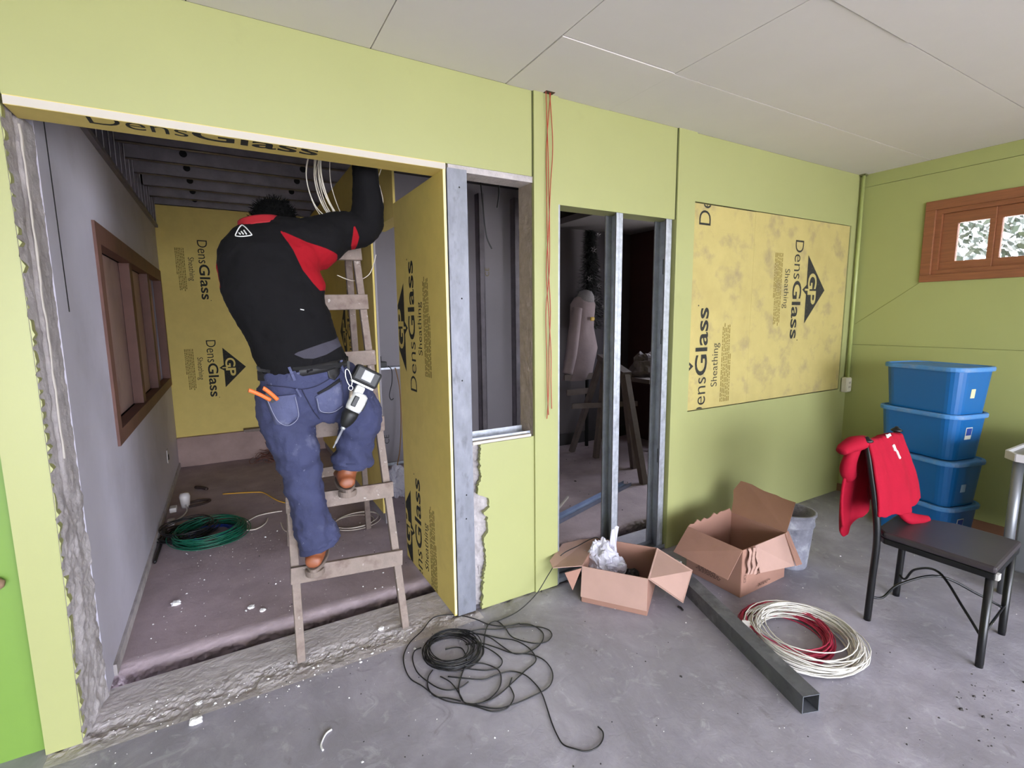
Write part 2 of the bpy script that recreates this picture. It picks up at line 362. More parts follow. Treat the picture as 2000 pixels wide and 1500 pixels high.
jb = B().box((RX+.004, -1.742, iz1-.03), (RX+.12, -.458, 2.222)).box((RX+.004, -1.742, 1.718), (RX+.12, -.458, iz0+.03)).box((RX+.004, iy1-.03, iz0+.03), (RX+.12, -.458, iz1-.03)).box((RX+.004, -1.742, iz0+.03), (RX+.12, iy0+.03, iz1-.03))
wpart(jb, 'jamb_lining', wood)
glass = M('window_glass', (250, 252, 252), .02, trans=1.0, spec=.5)
for k, (a, b_, sa, sb_) in enumerate(((-.806, -.527, .030, .085), (-1.13, -.806, .030, .029), (-1.43, -1.13, .030, .030), (-1.678, -1.43, .06, .030))):
    off = .03 if k == 0 else .045; z0, z1 = iz0+.03, iz1-.03; rb, rt_w = .056, .072
    sash = wpart(B().box((RX+off, a, z0+rb), (RX+off+.035, a+sa, z1-rt_w)).box((RX+off, b_-sb_, z0+rb), (RX+off+.035, b_, z1-rt_w)).box((RX+off, a, z0), (RX+off+.035, b_, z0+rb)).box((RX+off, a, z1-rt_w), (RX+off+.035, b_, z1)), 'sash', wood, bevel=.002)
    o = B().box((RX+off+.014, a+.01, z0+.02), (RX+off+.018, b_-.01, z1-.02)).obj('pane', glass, sash)
# window in the grey wall, boarded from outside
w2 = bpy.data.objects.new('window_2', None); COL.objects.link(w2); w2['kind'] = 'structure'; w2.location = (GX, 2.3, .86)
y0, y1, z0, z1 = .97, 3.75, .85, 1.95
def w2p(b, name, mat): return cpart(b, name, mat, w2)
w2p(B().box((GX-.05, y0, z1-.10), (GX+.012, y1, z1)), 'frame_top', wood_b)
w2p(B().box((GX-.05, y0, z0), (GX+.012, y1, z0+.075)), 'frame_bottom', wood_b)
for a in (y0, y1-.09): w2p(B().box((GX-.05, a, z0+.075), (GX+.012, a+.09, z1-.10)), 'frame_side', wood_b)
for a in (2.00, 2.87): w2p(B().box((GX-.06, a, z0+.075), (GX-.005, a+.11, z1-.10)), 'mullion', wood_b)
panel_m = M('stained_window_boarding', (186, 158, 156), .6, var=.12, vs=3, dirt=[((120, 84, 78), 4, .56, .75, .5)])
for a, b_ in ((1.06, 2.0), (2.11, 2.87), (2.98, 3.66)): w2p(B().box((GX-.075, a, z0+.075), (GX-.062, b_, z1-.10)), 'pane_board', panel_m)
# outside: ground, hedge-like tree crown beyond the right window
struct(B().box((-40, -60, -.4), (60, -6.6, -.31)).box((4.7, -6.6, -.4), (60, 40, -.31)).box((-40, -6.6, -.4), (-2.5, 40, -.31)).obj('ground_outside', M('pale_bounce_ground', (214, 208, 200), .9, var=.04)))  # unseen ground kept pale to bounce daylight onto the ceiling

# ------------------------------------------------------------------ printed sheathing boards
def text_mesh(s, off=0.0):
    cu = bpy.data.curves.new('t', 'FONT'); cu.body = s; cu.size = 1; cu.offset = off; cu.resolution_u = 4; cu.fill_mode = 'BOTH'
    o = bpy.data.objects.new('t', cu); COL.objects.link(o)
    me = bpy.data.meshes.new_from_object(o.evaluated_get(bpy.context.evaluated_depsgraph_get()))
    bpy.data.objects.remove(o); bpy.data.curves.remove(cu)
    xs = [v.co.x for v in me.vertices]; x0, x1 = min(xs), max(xs)
    out = ([((v.co.x-x0)/(x1-x0), v.co.y/.70) for v in me.vertices], [tuple(p.vertices) for p in me.polygons])   # width 1, cap height 1
    bpy.data.meshes.remove(me); return out
TXT = {k: text_mesh(*a) for k, a in dict(dens=('Dens', -.004), glass=('Glass', .016), sheath=('Sheathing', -.004), G=('G', .02), P=('P', .02)).items()}
def flat(name, polys, O, u, v, nrm, mat, parent, clip=None, lift=.0008):
    """flat print in reading coordinates (a, b) laid on a board; clip = (a0, a1, b0, b1)"""
    O = Vector(O); u = Vector(u); v = Vector(v); nrm = Vector(nrm)
    bm = bmesh.new()
    for vs, fs in polys:
        bv = [bm.verts.new((x, y, 0)) for x, y in vs]
        for f in fs:
            try: bm.faces.new([bv[i] for i in f])
            except ValueError: pass
    if clip:
        for co, no in (((clip[0], 0, 0), (-1, 0, 0)), ((clip[1], 0, 0), (1, 0, 0)), ((0, clip[2], 0), (0, -1, 0)), ((0, clip[3], 0), (0, 1, 0))):
            bmesh.ops.bisect_plane(bm, geom=bm.verts[:]+bm.edges[:]+bm.faces[:], plane_co=co, plane_no=no, clear_outer=True)
    if not bm.faces: bm.free(); return None
    for vv in bm.verts: vv.co = O+u*vv.co.x+v*vv.co.y+nrm*lift
    me = bpy.data.meshes.new(name); bm.to_mesh(me); bm.free(); me.materials.append(mat)
    o = bpy.data.objects.new(name, me); link(o, parent); o.matrix_parent_inverse = parent.matrix_basis.inverted(); return o
def sc(t, x, y, w, h): return ([(x+a*w, y+b*h) for a, b in t[0]], t[1])
def logo(parent, O, u, v, nrm, k=1.0, clip=None, tri=True, sheath=True, fine=True, face=yel, word=True):
    """k = 1: the product name is .70 m long"""
    k2 = lambda polys: [([(a*k, b*k) for a, b in p[0]], p[1]) for p in polys]
    if word:
        flat('product_name', k2([sc(TXT['dens'], 0, 0, .272, .105), sc(TXT['glass'], .283, 0, .417, .105), ([(.708,.088),(.716,.088),(.716,.097),(.708,.097)], [(0,1,2,3)])]), O, u, v, nrm, ink, parent, clip)
    if sheath: flat('product_kind', k2([sc(TXT['sheath'], .205, -.105, .275, .058)]), O, u, v, nrm, ink, parent, clip)
    if fine:
        r = random.Random(5); ps = []
        for row in range(6):
            a = .10
            while a < .58:
                l = r.uniform(.008, .035); b = -.150-.016*row
                ps.append(([(a, b), (a+l, b), (a+l, b+.009), (a, b+.009)], [(0, 1, 2, 3)])); a += l+.006
                if row == 5 and a > .4: break
        o = flat('fine_print', k2(ps), O, u, v, nrm, inkfine, parent, clip)
        if o: o['kind'] = 'stuff'
    if tri:
        o = flat('emblem', k2([([(.096,.168),(.31,.168),(.345,.118),(.38,.168),(.592,.168),(.345,.41)], [(0,1,2,3,4,5)])]), O, u, v, nrm, ink, parent, clip)
        flat('emblem_letters', k2([sc(TXT['G'], .225, .19, .115, .105), sc(TXT['P'], .352, .19, .10, .105), ([(.338,.15),(.352,.15),(.352,.21),(.338,.21)], [(0,1,2,3)])]), O, u, v, nrm, face, parent, clip, .0014)
Z = Vector((0,0,1)); X = Vector((1,0,0)); Y = Vector((0,1,0))
def board(name, a, b, mat, label, group='yellow sheathing boards'):
    o = box(name, a, b, mat); return tag(o, label, 'board', group)
# old window opening closed with two pieces
b1 = board('sheathing_board', (2.484, .002, .874), (3.080, .016, 2.143), yel_d, 'narrow scuffed yellow sheathing board closing the left half of the old window')
b2 = board('sheathing_board', (3.084, .004, .874), (4.258, .018, 2.146), yel_d, 'wide scuffed yellow sheathing board with triangle emblem beside the corner conduit')
nF = (0, -1, 0)
logo(b1, (2.655, .002, .80), Z, -X, nF, 1.03, clip=(.076, 1.30, -.42, .168), face=yel_d)
logo(b1, (2.640, .002, 2.020), Z, -X, nF, 1.03, clip=(0, .122, -.1, .12), tri=False, sheath=False, fine=False)
logo(b2, (3.552, .004, 1.997), -Z, X, nF, 1.0, face=yel_d)
# header soffit board: white cut edge towards the room
hb = board('sheathing_board', (-.524, -.004, 2.117), (.886, .118, 2.1455), yel, 'long yellow sheathing board under the header of the wide opening')
cpart(B().box((-.524, -.0055, 2.118), (.886, -.004, 2.143)), 'cut_edge', whiteedge, hb)
logo(hb, (-.335, .060, 2.117), X, -Y, (0, 0, -1), 1.0, clip=(0, .72, -.2, .0635), tri=False, sheath=False, fine=False)
# reveal panel on the right of the opening
rp_ = board('sheathing_board', (.873, -.002, .012), (.886, .735, 2.117), yel, 'tall yellow sheathing panel lining the right side of the wide opening')
cpart(B().box((.8735, -.0035, .02), (.8855, -.002, 2.117)), 'cut_edge', M('pale_yellow_cut_edge', (226, 214, 160), .8), rp_)
nL = (-1, 0, 0)
logo(rp_, (.873, .440, 1.075), Z, Y, nL, 1.0, clip=(-.3, .8, -.42, .285))
logo(rp_, (.873, .455, -.125), Z, Y, nL, 1.0, clip=(.14, .8, -.42, .27))
# inner right-hand wall boards
ib = B().box((.873, 1.26, .10), (.886, IB+.0, 2.575)).obj('sheathing_board', yel); tag(ib, 'yellow sheathing board on the side wall behind the stepladder', 'board', 'yellow sheathing boards')
ih = board('sheathing_board', (.873, .739, 2.052), (.886, 1.258, 2.575), yel, 'short yellow sheathing board above the inner doorway')
cpart(B().box((.873, .74, 2.048), (.97, 1.258, 2.052)), 'soffit_strip', yel, ih)
logo(ib, (.873, 2.02, 1.02), Z, Y, nL, 1.0)
# back wall boards of the inner room
bb1 = board('sheathing_board', (GX, IB-.002, .305), (.30, IB+.011, 2.574), yel, 'yellow sheathing board on the back wall left of the worker')
bb2 = board('sheathing_board', (.302, IB-.002, .305), (.873, IB+.011, 2.574), yel, 'yellow sheathing board on the back wall hidden behind the worker')
logo(bb1, (-.185, IB-.002, 2.265), -Z, X, nF, .83, tri=False)
logo(bb1, (-.187, IB-.002, 1.275), -Z, X, nF, .83)
cpart(B().box((GX, IB-.05, .300), (.873, IB-.0, .3045)), 'ledge', kerb_m, bb1)
# gypsum print mark
pm = empty('print_mark', (1.42, 2.749, .3), 'small dark mark printed on the grey gypsum partition', 'marking')
t_ce = [sc(text_mesh('CE', -.01), 0, 0, .09, .05)]
flat('letters', t_ce, (1.35, 2.7495, .22), Z, -X, nF, ink, pm)
flat('letters', t_ce, (2.52, 2.7495, 1.92), Z, -X, nF, inkfine, pm)

# ------------------------------------------------------------------ steel framing
def cstud(name, x, y, z0, z1, w, d, mat, label, group, web='R', lip=.010, t=.0022):
    """C-section stud: web on the right, flanges reaching left, open towards -X"""
    r = empty(name, (x, y, z0), label, 'metal stud', group)
    h = z1-z0
    o = B().box((w-t, 0, 0), (w, d, h)).obj('web', mat, r)
    B().box((0, 0, 0), (w, t, h)).box((w*.45, -.0012, 0), (w*.55, 0, h)).obj('flange', galv, r)  # front flange gets brighter steel; its lit face is put into the colour
    B().box((0, d-t, 0), (w, d, h)).obj('flange', mat, r)
    B().box((0, 0, 0), (t, lip, h)).obj('lip', mat, r); B().box((0, d-lip, 0), (t, d, h)).obj('lip', mat, r)
    for hz in (.55, 1.30, 1.72):
        if hz < h: B().box((w-t-.0008, d/2-.014, hz), (w-t, d/2+.014, hz+.09)).obj('punch_slot', black, r)
    return r
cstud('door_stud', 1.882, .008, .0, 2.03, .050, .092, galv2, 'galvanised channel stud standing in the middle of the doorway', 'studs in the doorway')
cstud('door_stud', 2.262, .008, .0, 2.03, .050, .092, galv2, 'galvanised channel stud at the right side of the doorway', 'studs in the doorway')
st = B().box((1.4855, -.004, 0), (1.4875, .092, 2.03)).box((1.4855, -.006, 0), (1.4985, -.004, 2.03)).obj('door_stud', galv2)
tag(st, 'thin galvanised edge channel against the left side of the doorway', 'metal stud', 'studs in the doorway')
tr = B().box((1.488, -.0, 0), (2.326, .09, .003)).box((1.488, 0, 0), (2.326, .002, .028)).box((1.488, .088, 0), (2.326, .09, .028)).obj('floor_track', galv2)
tag(tr, 'galvanised floor track across the foot of the doorway', 'metal track')
# box stud beside the reveal panel
bs = empty('wall_stud', (.94, .03, 0), 'wide mottled galvanised stud between yellow panel and small window opening', 'metal stud')
galvm = M('mottled_galvanised', (124, 126, 136), .55, .35, var=.2, vs=18, bump=.15, bs=50, stretch=(1, 1, .45), dirt=[((92, 92, 100), 16, .56, .68, .7)])
cpart(B().box((.8925, -.004, .006), (.988, -.002, 2.128)), 'web', galvm, bs)
cpart(B().box((.8925, -.002, .006), (.8945, .05, 2.128)), 'flange', galvm, bs)
cpart(B().box((.986, -.002, .006), (.988, .05, 2.128)), 'flange', galvm, bs)
for z in (.62, .50, 1.18, 2.05, 1.56):
    cpart(B().lathe([(0, 0), (.003, .0008), (.004, .0)], 8), 'screw', black, bs).matrix_basis = Matrix.Translation((.952+.01*math.sin(z*20), -.0042, z)) @ Matrix.Rotation(PI/2, 4, 'X')
# sill track of the small opening
sk = empty('sill_track', (1.17, .05, .866), 'bright galvanised track and white strip on the sill of the small opening', 'metal track')
cpart(B().box((.99, .03, .868), (1.338, .115, .871)).box((.99, .028, .868), (1.338, .030, .886)).box((.99, .113, .868), (1.338, .115, .90)), 'track', galv, sk)
cpart(B().box((.992, .0, .860), (1.325, .030, .8755)), 'strip', whiteedge, sk)
# studs seen through the small opening, in front of the gypsum partition
for (x, lab) in ((2.36, 'dark steel stud on the left in the small window opening'), (2.79, 'dark steel stud on the right in the small window opening')):
    o = B().box((x, 2.65, 0), (x+.06, 2.655, 2.75)).box((x, 2.65, 0), (x+.004, 2.745, 2.75)).box((x+.056, 2.65, 0), (x+.06, 2.745, 2.75)).obj('partition_stud', steel_dark)
    tag(o, lab, 'metal stud', 'partition studs')
o = B().box((.95, .875, 2.455), (3.0, .925, 2.52)).obj('ceiling_channel', steel_dark); tag(o, 'dark steel channel crossing above the small window opening', 'metal track')
# loose black wires dangling in the small opening
for pts, lab in (([(1.50, .9, 2.46), (1.52, .9, 2.25), (1.545, .9, 2.02), (1.585, .9, 1.93)], 'long black wire end dangling behind the small window opening'), ([(1.64, .9, 2.46), (1.645, .9, 2.30), (1.63, .9, 2.20)], 'short black wire end dangling behind the small window opening')):
    tag(B().tube(catmull(pts, 6), .0045, 6).obj('dangling_wire', rubber), lab, 'wire', 'dangling wires')
# back edge stud of the reveal panel and the partition bits seen through the inner doorway
o = B().box((.886, .69, .0), (.935, .735, 2.117)).box((.886, .737, .02), (.905, .741, 2.05)).obj('reveal_stud', M('printed_steel_stud', (150, 150, 158), .4, .8, var=.3, vs=20, stretch=(1, 1, 2.5), dirt=[((30, 30, 32), 22, .56, .6, .8)]))
tag(o, 'steel stud with dark printing behind the edge of the tall yellow panel', 'metal stud')
o = B().box((.905, 2.70, 0), (2.2, 2.745, .004)).box((.905, 2.70, 0), (2.2, 2.703, .03)).obj('partition_track', galv); tag(o, 'bright floor track at the foot of the gypsum partition', 'metal track')
o = B().box((1.06, 2.62, .985), (1.62, 2.745, 1.005)).obj('ledge_rail', galv); tag(o, 'white steel rail holding a black charger on the partition', 'rail')
ch = empty('battery_charger', (1.27, 2.68, 1.005), 'small black charger with a cable sitting on the steel rail', 'charger')
cpart(B().box((1.235, 2.64, 1.005), (1.33, 2.72, 1.06)), 'body', rubber, ch, bevel=.006)
cpart(B().box((1.24, 2.66, 1.06), (1.285, 2.715, 1.115)), 'battery', rubber, ch, bevel=.006)
cpart(B().tube(catmull([(1.33, 2.62, 1.02), (1.365, 2.61, .98), (1.36, 2.60, .86), (1.33, 2.60, .74), (1.345, 2.6, .69), (1.37, 2.60, .70)], 6), .004, 6), 'cable', rubber, ch)
o = B().tube(catmull([(1.40, 2.6, 1.0), (1.43, 2.59, .8), (1.43, 2.58, .5), (1.40, 2.56, .2), (1.34, 2.5, .01), (1.30, 2.3, .006)], 8), .005, 6).obj('extension_wire', M('brown_yellow_wire', (150, 110, 60), .5)); tag(o, 'brown wire hanging down the grey gypsum partition', 'wire')
# metal tracks lying on the floor inside the doorway
def utrack(p, q, w, lab):
    p = Vector(p); q = Vector(q); d = (q-p).normalized(); s = Vector((-d.y, d.x, 0)); b = B()
    b.bar(p+Z*.002, q+Z*.002, w, .003)
    for sg in (-1, 1): b.bar(p+s*(w/2*sg)+Z*.016, q+s*(w/2*sg)+Z*.016, .003, .03)
    o = b.obj('loose_track', M('blueish_galvanised', (150, 160, 182), .35, .8, var=.12)); tag(o, lab, 'metal track', 'loose tracks on the inner floor')
utrack((1.70, .60, 0), (2.96, 1.02, 0), .075, 'long bluish steel track lying diagonally on the inner floor')
o = B().bar((2.02, .80, .008), (2.33, 1.04, .008), .014, .014).obj('white_stick', whiteedge); tag(o, 'short white stick lying behind the bluish steel track', 'stick')
o = B().bar((2.80, 1.06, .012), (2.90, 1.09, .012), .03, .02).obj('track_offcut', galv); tag(o, 'small bright steel offcut beside the bluish track end', 'metal track')

# ------------------------------------------------------------------ conduit, outlet, red wires
cd = empty('conduit_pipe', (4.33, -.03, 0), 'green painted conduit running down the room corner', 'pipe')
cpart(B().tube([(4.338, -.026, .965), (4.338, -.026, CZ-.002)], .013, 14), 'pipe', M('conduit_green_paint', (158, 166, 102), .4), cd, smooth=True)
cpart(B().box((4.32, -.045, CZ-.012), (4.365, -.004, CZ)), 'collar', M('conduit_collar', (90, 92, 50), .7), cd)
ol = empty('outlet_box', (4.335, -.02, .9), 'cream surface socket box at the foot of the conduit', 'outlet')
cream = M('cream_plastic', (206, 200, 182), .4)
cpart(B().box((4.288, -.048, .845), (4.362, -.004, .965)), 'body', cream, ol, bevel=.008)
fp = cpart(B().box((4.297, -.052, .855), (4.353, -.048, .955)), 'face_plate', M('cream_plate', (214, 208, 192), .35), ol, bevel=.003)
for z in (.88, .915):
    for dx in (-.009, .009): 
        o = B().box((4.325+dx-.002, -.0526, z), (4.325+dx+.002, -.0519, z+.016)).obj('slot', black, fp)
redw = M('red_wire_insulation', (158, 52, 30), .45)
def wire(name, pts, r, mat, lab, grp=None, cat='wire', k=8):
    o = B().tube(catmull(pts, k), r, 6).obj(name, mat, smooth=True); return tag(o, lab, cat, grp)
def wv(zs, x0, amp, ph, y=-.022): return [(x0+amp*math.sin(ph+z*5.2)+.004*math.sin(z*13+ph), y-.006*math.sin(z*4+ph)**2, z) for z in zs]
zs = [CZ-.0, 2.3, 2.1, 1.9, 1.7, 1.5, 1.3, 1.15, 1.0, .95]
wire('hanging_wire', wv(zs, 1.415, .012, .3), .0022, redw, 'red wire hanging down the pilaster, longest strand with black end', 'red wires on the pilaster')
wire('hanging_wire', wv(zs[:-1], 1.418, .015, 2.2, -.028), .0022, redw, 'red wire hanging down the pilaster, strand bowed to the right', 'red wires on the pilaster')
wire('hanging_wire', wv(zs[:6]+[1.25, 1.1, .97], 1.411, .011, 4.0, -.025), .0022, redw, 'red wire hanging down the pilaster, strand bowed to the left', 'red wires on the pilaster')
hole = box('wire_hole', (1.395, -.04, CZ-.004), (1.445, -.012, CZ-.0005), M('torn_hole', (70, 48, 36), .9)); tag(hole, 'ragged dark hole in the ceiling where the red wires come out', 'hole')

# ------------------------------------------------------------------ wooden stepladder
LY0, LK = .055, .225                      # front plane leans back: y = LY0 + LK*z
def lp(x, z, dy=0): return Vector((x, LY0+LK*z+dy, z))
ld = empty('stepladder', (.39, .05, 0), 'old paint-spattered wooden stepladder the worker stands on', 'ladder')
def railx(side, z): return (.175+.022*z) if side < 0 else (.640-.030*z)
LT = 1.875
for sd in (-1, 1):
    cpart(B().bar(lp(railx(sd, 0), -.0), lp(railx(sd, LT), LT), .034, .030, (0, 1, 0)), 'rail', wood_o, ld, bevel=.003)
RUNGS = [(.372, .335), (.668, .655), (.975, .968), (1.275, 1.285), (1.545, 1.555), (1.785, 1.795)]
for zl, zr in RUNGS:
    xl, xr = railx(-1, zl)-.022, railx(1, zr)+.022
    cpart(B().bar(lp(xl, zl, -.028), lp(xr, zr, -.028), .024, .072, (0, .1, 1)), 'rung', wood_o, ld, bevel=.003)
cpart(B().box((railx(-1, LT)-.03, LY0+LK*LT-.06, LT), (railx(1, LT)+.03, LY0+LK*LT+.16, LT+.025)), 'top_board', wood_o, ld, bevel=.004)
for sd, xt, xb in ((-1, .27, .26), (1, .565, .772)):
    cpart(B().bar((xb, 1.30, 0), (xt, .54, LT-.02), .034, .030, (0, 1, .3)), 'rear_leg', wood_o, ld, bevel=.003)
def rear(t, xt, xb): return Vector((xb+(xt-xb)*t, 1.30+(.54-1.30)*t, (LT-.02)*t))
for t in (.28, .62): cpart(B().bar(rear(t, .27, .26), rear(t, .565, .772), .02, .06, (0, 0, 1)), 'rear_brace', wood_o, ld)

# ------------------------------------------------------------------ person on the ladder
def ring(c, rx, ry, ax=None, n=20, tw=0.0, p=2.0):
    """superellipse ring round c; ax = (right, forward) unit vectors"""
    c = Vector(c); r_, f_ = ax or (Vector((1,0,0)), Vector((0,1,0))); out = []
    for k in range(n):
        a = 2*PI*k/n; ca, sa = math.cos(a), math.sin(a)
        out.append(c+r_*(rx*math.copysign(abs(ca)**(2/p), ca))+f_*(ry*math.copysign(abs(sa)**(2/p), sa)))
    return out
def limb(pts, radii, n=18, flat=1.0, k=6):
    """rings along a smooth path; radii interpolated"""
    path = catmull(pts, k); m = len(path); rs = []
    for i in range(m):
        t = i/k; j = min(int(t), len(radii)-2); f = t-j; f = f*f*(3-2*f)
        a, b = radii[j], radii[j+1]; rs.append(a*(1-f)+b*f)
    rings = []; nrm = None
    for i, p in enumerate(path):
        t = (path[min(i+1, m-1)]-path[max(i-1, 0)]).normalized()
        if nrm is None: nrm = (Vector((1,0,0))-t*t.x).normalized() if abs(t.x) < .9 else (Vector((0,1,0))-t*t.y).normalized()
        nrm = (nrm-t*nrm.dot(t)).normalized(); bn = t.cross(nrm)
        rings.append([p+nrm*(math.cos(2*PI*q/n)*rs[i])+bn*(math.sin(2*PI*q/n)*rs[i]*flat) for q in range(n)])
    return rings
def fuse(name, builders, voxel, mats, parent=None, smooth_it=6, disp=None, pick=None, sub=0):
    """several closed shapes fused into one continuous surface"""
    b = B()
    for f in builders: f(b)
    o = b.obj('tmp', mats[0])
    md = o.modifiers.new('r', 'REMESH'); md.mode = 'VOXEL'; md.voxel_size = voxel; md.use_smooth_shade = True
    sm = o.modifiers.new('s', 'SMOOTH'); sm.iterations = smooth_it; sm.factor = .5
    dg = bpy.context.evaluated_depsgraph_get(); dg.update()
    me = bpy.data.meshes.new_from_object(o.evaluated_get(dg)); me.name = name
    bpy.data.objects.remove(o)
    if disp:
        nv = [v.normal.copy() for v in me.vertices]
        for v, n_ in zip(me.vertices, nv): v.co = disp(v.co.copy(), n_)
    me.materials.clear()
    for m in mats: me.materials.append(m)
    if pick: me.polygons.foreach_set('material_index', [pick(p.center, p.normal) for p in me.polygons])
    me.polygons.foreach_set('use_smooth', [True]*len(me.polygons)); me.update()
    o = bpy.data.objects.new(name, me); link(o, parent)
    return o
skin = M('skin', (150, 104, 82), .5, var=.05, vs=20)
blackcloth = M('black_fleece', (17, 16, 19), .95, var=.12, vs=8, bump=.25, bs=30, sheen=.1)
redcloth = M('red_fleece', (146, 15, 29), .8, var=.08, vs=10, bump=.1, bs=200)
greytee = M('charcoal_tee', (66, 64, 74), .85)
denim = M('faded_denim', (50, 54, 86), .85, var=.16, vs=7, bump=.3, bs=60, dirt=[((112, 114, 140), 9, .60, .76, .45), ((40, 43, 74), 4, .5, .7, .5), ((150, 152, 170), 40, .66, .72, .5)])
denim_l = M('faded_pocket_denim', (76, 80, 112), .85, var=.16, vs=10, bump=.3, bs=80, dirt=[((140, 142, 164), 12, .58, .74, .5)])
leather = M('tan_leather', (132, 74, 46), .5, var=.14, vs=9, dirt=[((110, 56, 30), 14, .56, .7, .6)])
sole_m = M('boot_sole', (120, 106, 98), .8)
blackleather = M('black_leather', (24, 23, 25), .6)
hair_m = M('black_hair', (6, 6, 6), .9, spec=.1)
# joints
HIP_L, HIP_R = Vector((.185, .15, 1.13)), Vector((.385, .17, 1.17))
KNEE_L, KNEE_R = Vector((.235, .115, .775)), Vector((.492, .120, 1.055))
ANK_L, ANK_R = Vector((.268, .125, .455)), Vector((.440, .165, .775))
PEL = Vector((.285, .15, 1.20)); WAIST = Vector((.255, .15, 1.40)); CHEST = Vector((.195, .21, 1.66)); NECK = Vector((.200, .29, 1.862)); HEAD = Vector((.225, .40, 1.872))
SH_L, SH_R = Vector((.095, .24, 1.775)), Vector((.345, .26, 1.838))
EL_R = Vector((.602, .315, 1.905)); WR_R = Vector((.612, .30, 2.215))
EL_L = Vector((.085, .37, 1.60)); WR_L = Vector((.20, .50, 1.72))
person = None
def legs(b, gr=0.0):
    b.loft(limb([HIP_L+Vector((.02, .0, .06)), HIP_L+Vector((.01, 0, -.08)), KNEE_L, ANK_L], [.105+gr, .098+gr, .062+gr, .045+gr]))
    b.loft(limb([HIP_R+Vector((-.02, 0, .06)), HIP_R+Vector((.02, .02, -.02)), KNEE_R, ANK_R], [.10+gr, .096+gr, .064+gr, .045+gr]))
def finger_set(b, wrist, d, side, curl_dir, palm=.088, r=.0085):
    """palm, four unequal curled fingers and a thumb leaving the side of the palm"""
    d = d.normalized(); side = side.normalized(); n = curl_dir.normalized()
    b.loft([ring(wrist+d*t, w, h, (side, n), 14, p=2.6) for t, w, h in ((-.03, .026, .022), (0, .029, .020), (.035, .038, .017), (palm, .041, .014), (palm+.006, .036, .010))])
    for q, (ln, of) in enumerate(((.066, .030), (.074, .010), (.069, -.011), (.054, -.030))):
        base = wrist+d*(palm-.006)+side*of
        p1 = base+d*ln*.42+n*.006; p2 = p1+d*ln*.30+n*ln*.28; p3 = p2+d*ln*.06+n*ln*.30
        b.loft(limb([base-d*.012, base, p1, p2, p3], [r, r*1.02, r*.98, r*.9, r*.72], 10, k=4))
    tb = wrist+d*.026+side*.034
    b.loft(limb([tb-side*.016, tb, tb+side*.026+d*.022+n*.010, tb+side*.034+d*.048+n*.024], [r*1.3, r*1.25, r*1.05, r*.85], 10, k=4))
def body_shapes(b):
    b.loft([ring(PEL+Vector((0,0,-.10)), .12, .09), ring(PEL, .155, .11), ring(WAIST, .135, .095), ring(CHEST, .155, .11), ring(CHEST+Vector((0, .04, .13)), .14, .09), ring(NECK+Vector((0,0,-.01)), .06, .058), ring(NECK+Vector((.005, .03, .04)), .054, .054)])
    legs(b, -.008)
    b.loft(limb([SH_R+Vector((-.08, 0, -.02)), SH_R, EL_R, WR_R], [.07, .06, .043, .028]))
    b.loft(limb([SH_L+Vector((.08, 0, -.02)), SH_L, EL_L, WR_L], [.07, .06, .043, .028]))
    finger_set(b, WR_R, Vector((-.05, -.02, 1)), Vector((-1, 0, -.05)), Vector((0, 1, 0)))
    finger_set(b, WR_L, WR_L-EL_L, Vector((0, 0, 1)), Vector((1, -.3, 0)))
    # head: skull, jaw, nose, ears
    hx = Vector((.97, .2, 0)).normalized(); hf = Vector((-.15, .85, -.5)).normalized(); hu = hx.cross(hf)
    if hu.z < 0: hu = -hu
    C = HEAD
    def hp(x, y, z): return C+hx*x+hf*y+hu*z
    prof = [(-.115, .040, .045, .045), (-.10, .050, .060, .035), (-.06, .064, .080, .012), (-.02, .072, .094, .0), (.03, .076, .099, -.003), (.07, .068, .088, -.005), (.098, .044, .056, -.006), (.108, .014, .02, -.006)]
    b.loft([[hp(rx*math.cos(2*PI*k/20), off+ry*math.sin(2*PI*k/20), z) for k in range(20)] for z, rx, ry, off in prof])
    b.loft(limb([hp(0, .088, .012), hp(0, .108, -.018), hp(0, .098, -.034)], [.008, .013, .011], 10, k=4))           # nose
    b.loft(limb([hp(-.022, .082, -.062), hp(0, .090, -.062), hp(.022, .082, -.062)], [.007, .010, .007], 10, k=4))   # lips
    for s in (-1, 1):
        b.loft([[hp(s*(.070+.006*q), -.01+.016*math.cos(a), -.012+.028*math.sin(a)) for a in [2*PI*k/12 for k in range(12)]] for q in range(3)])
        b.loft(limb([hp(s*.032-.012, .078, .004), hp(s*.032, .084, .004), hp(s*.032+.012, .078, .004)], [.005, .010, .005], 10, k=4))  # eyes
    return
person = fuse('person', [body_shapes], .0085, [skin], smooth_it=3)
tag(person, 'worker in black and red jacket and jeans reaching overhead from the stepladder', 'person')
# jacket
def arm_sleeve(b):
    b.loft(limb([SH_R+Vector((-.12, -.01, -.055)), SH_R+Vector((.02, .0, -.035)), (SH_R+EL_R)/2+Vector((0, 0, -.005)), EL_R+Vector((-.012, 0, -.012)), EL_R+Vector((.016, 0, .07)), WR_R+Vector((0, 0, -.005))], [.125, .115, .092, .078, .074, .052]))
    b.loft(limb([SH_L+Vector((.07, 0, -.06)), SH_L+Vector((-.005, .0, -.04)), (SH_L+EL_L)/2+Vector((-.005, .01, .0)), EL_L, WR_L-(WR_L-EL_L)*.1], [.125, .10, .080, .070, .046]))
def jacket_shapes(b):
    prof = [((.272, .145, 1.245), .172, .128), ((.270, .145, 1.30), .178, .135), ((.246, .15, 1.38), .176, .130), ((.212, .165, 1.48), .186, .138), ((.186, .185, 1.58), .196, .150), ((.180, .21, 1.68), .196, .152), ((.190, .235, 1.77), .184, .140), ((.195, .26, 1.84), .150, .112), ((.195, .285, 1.885), .088, .082)]
    b.loft([ring(c, rx, ry, n=28, p=2.3) for c, rx, ry in prof])
    arm_sleeve(b)
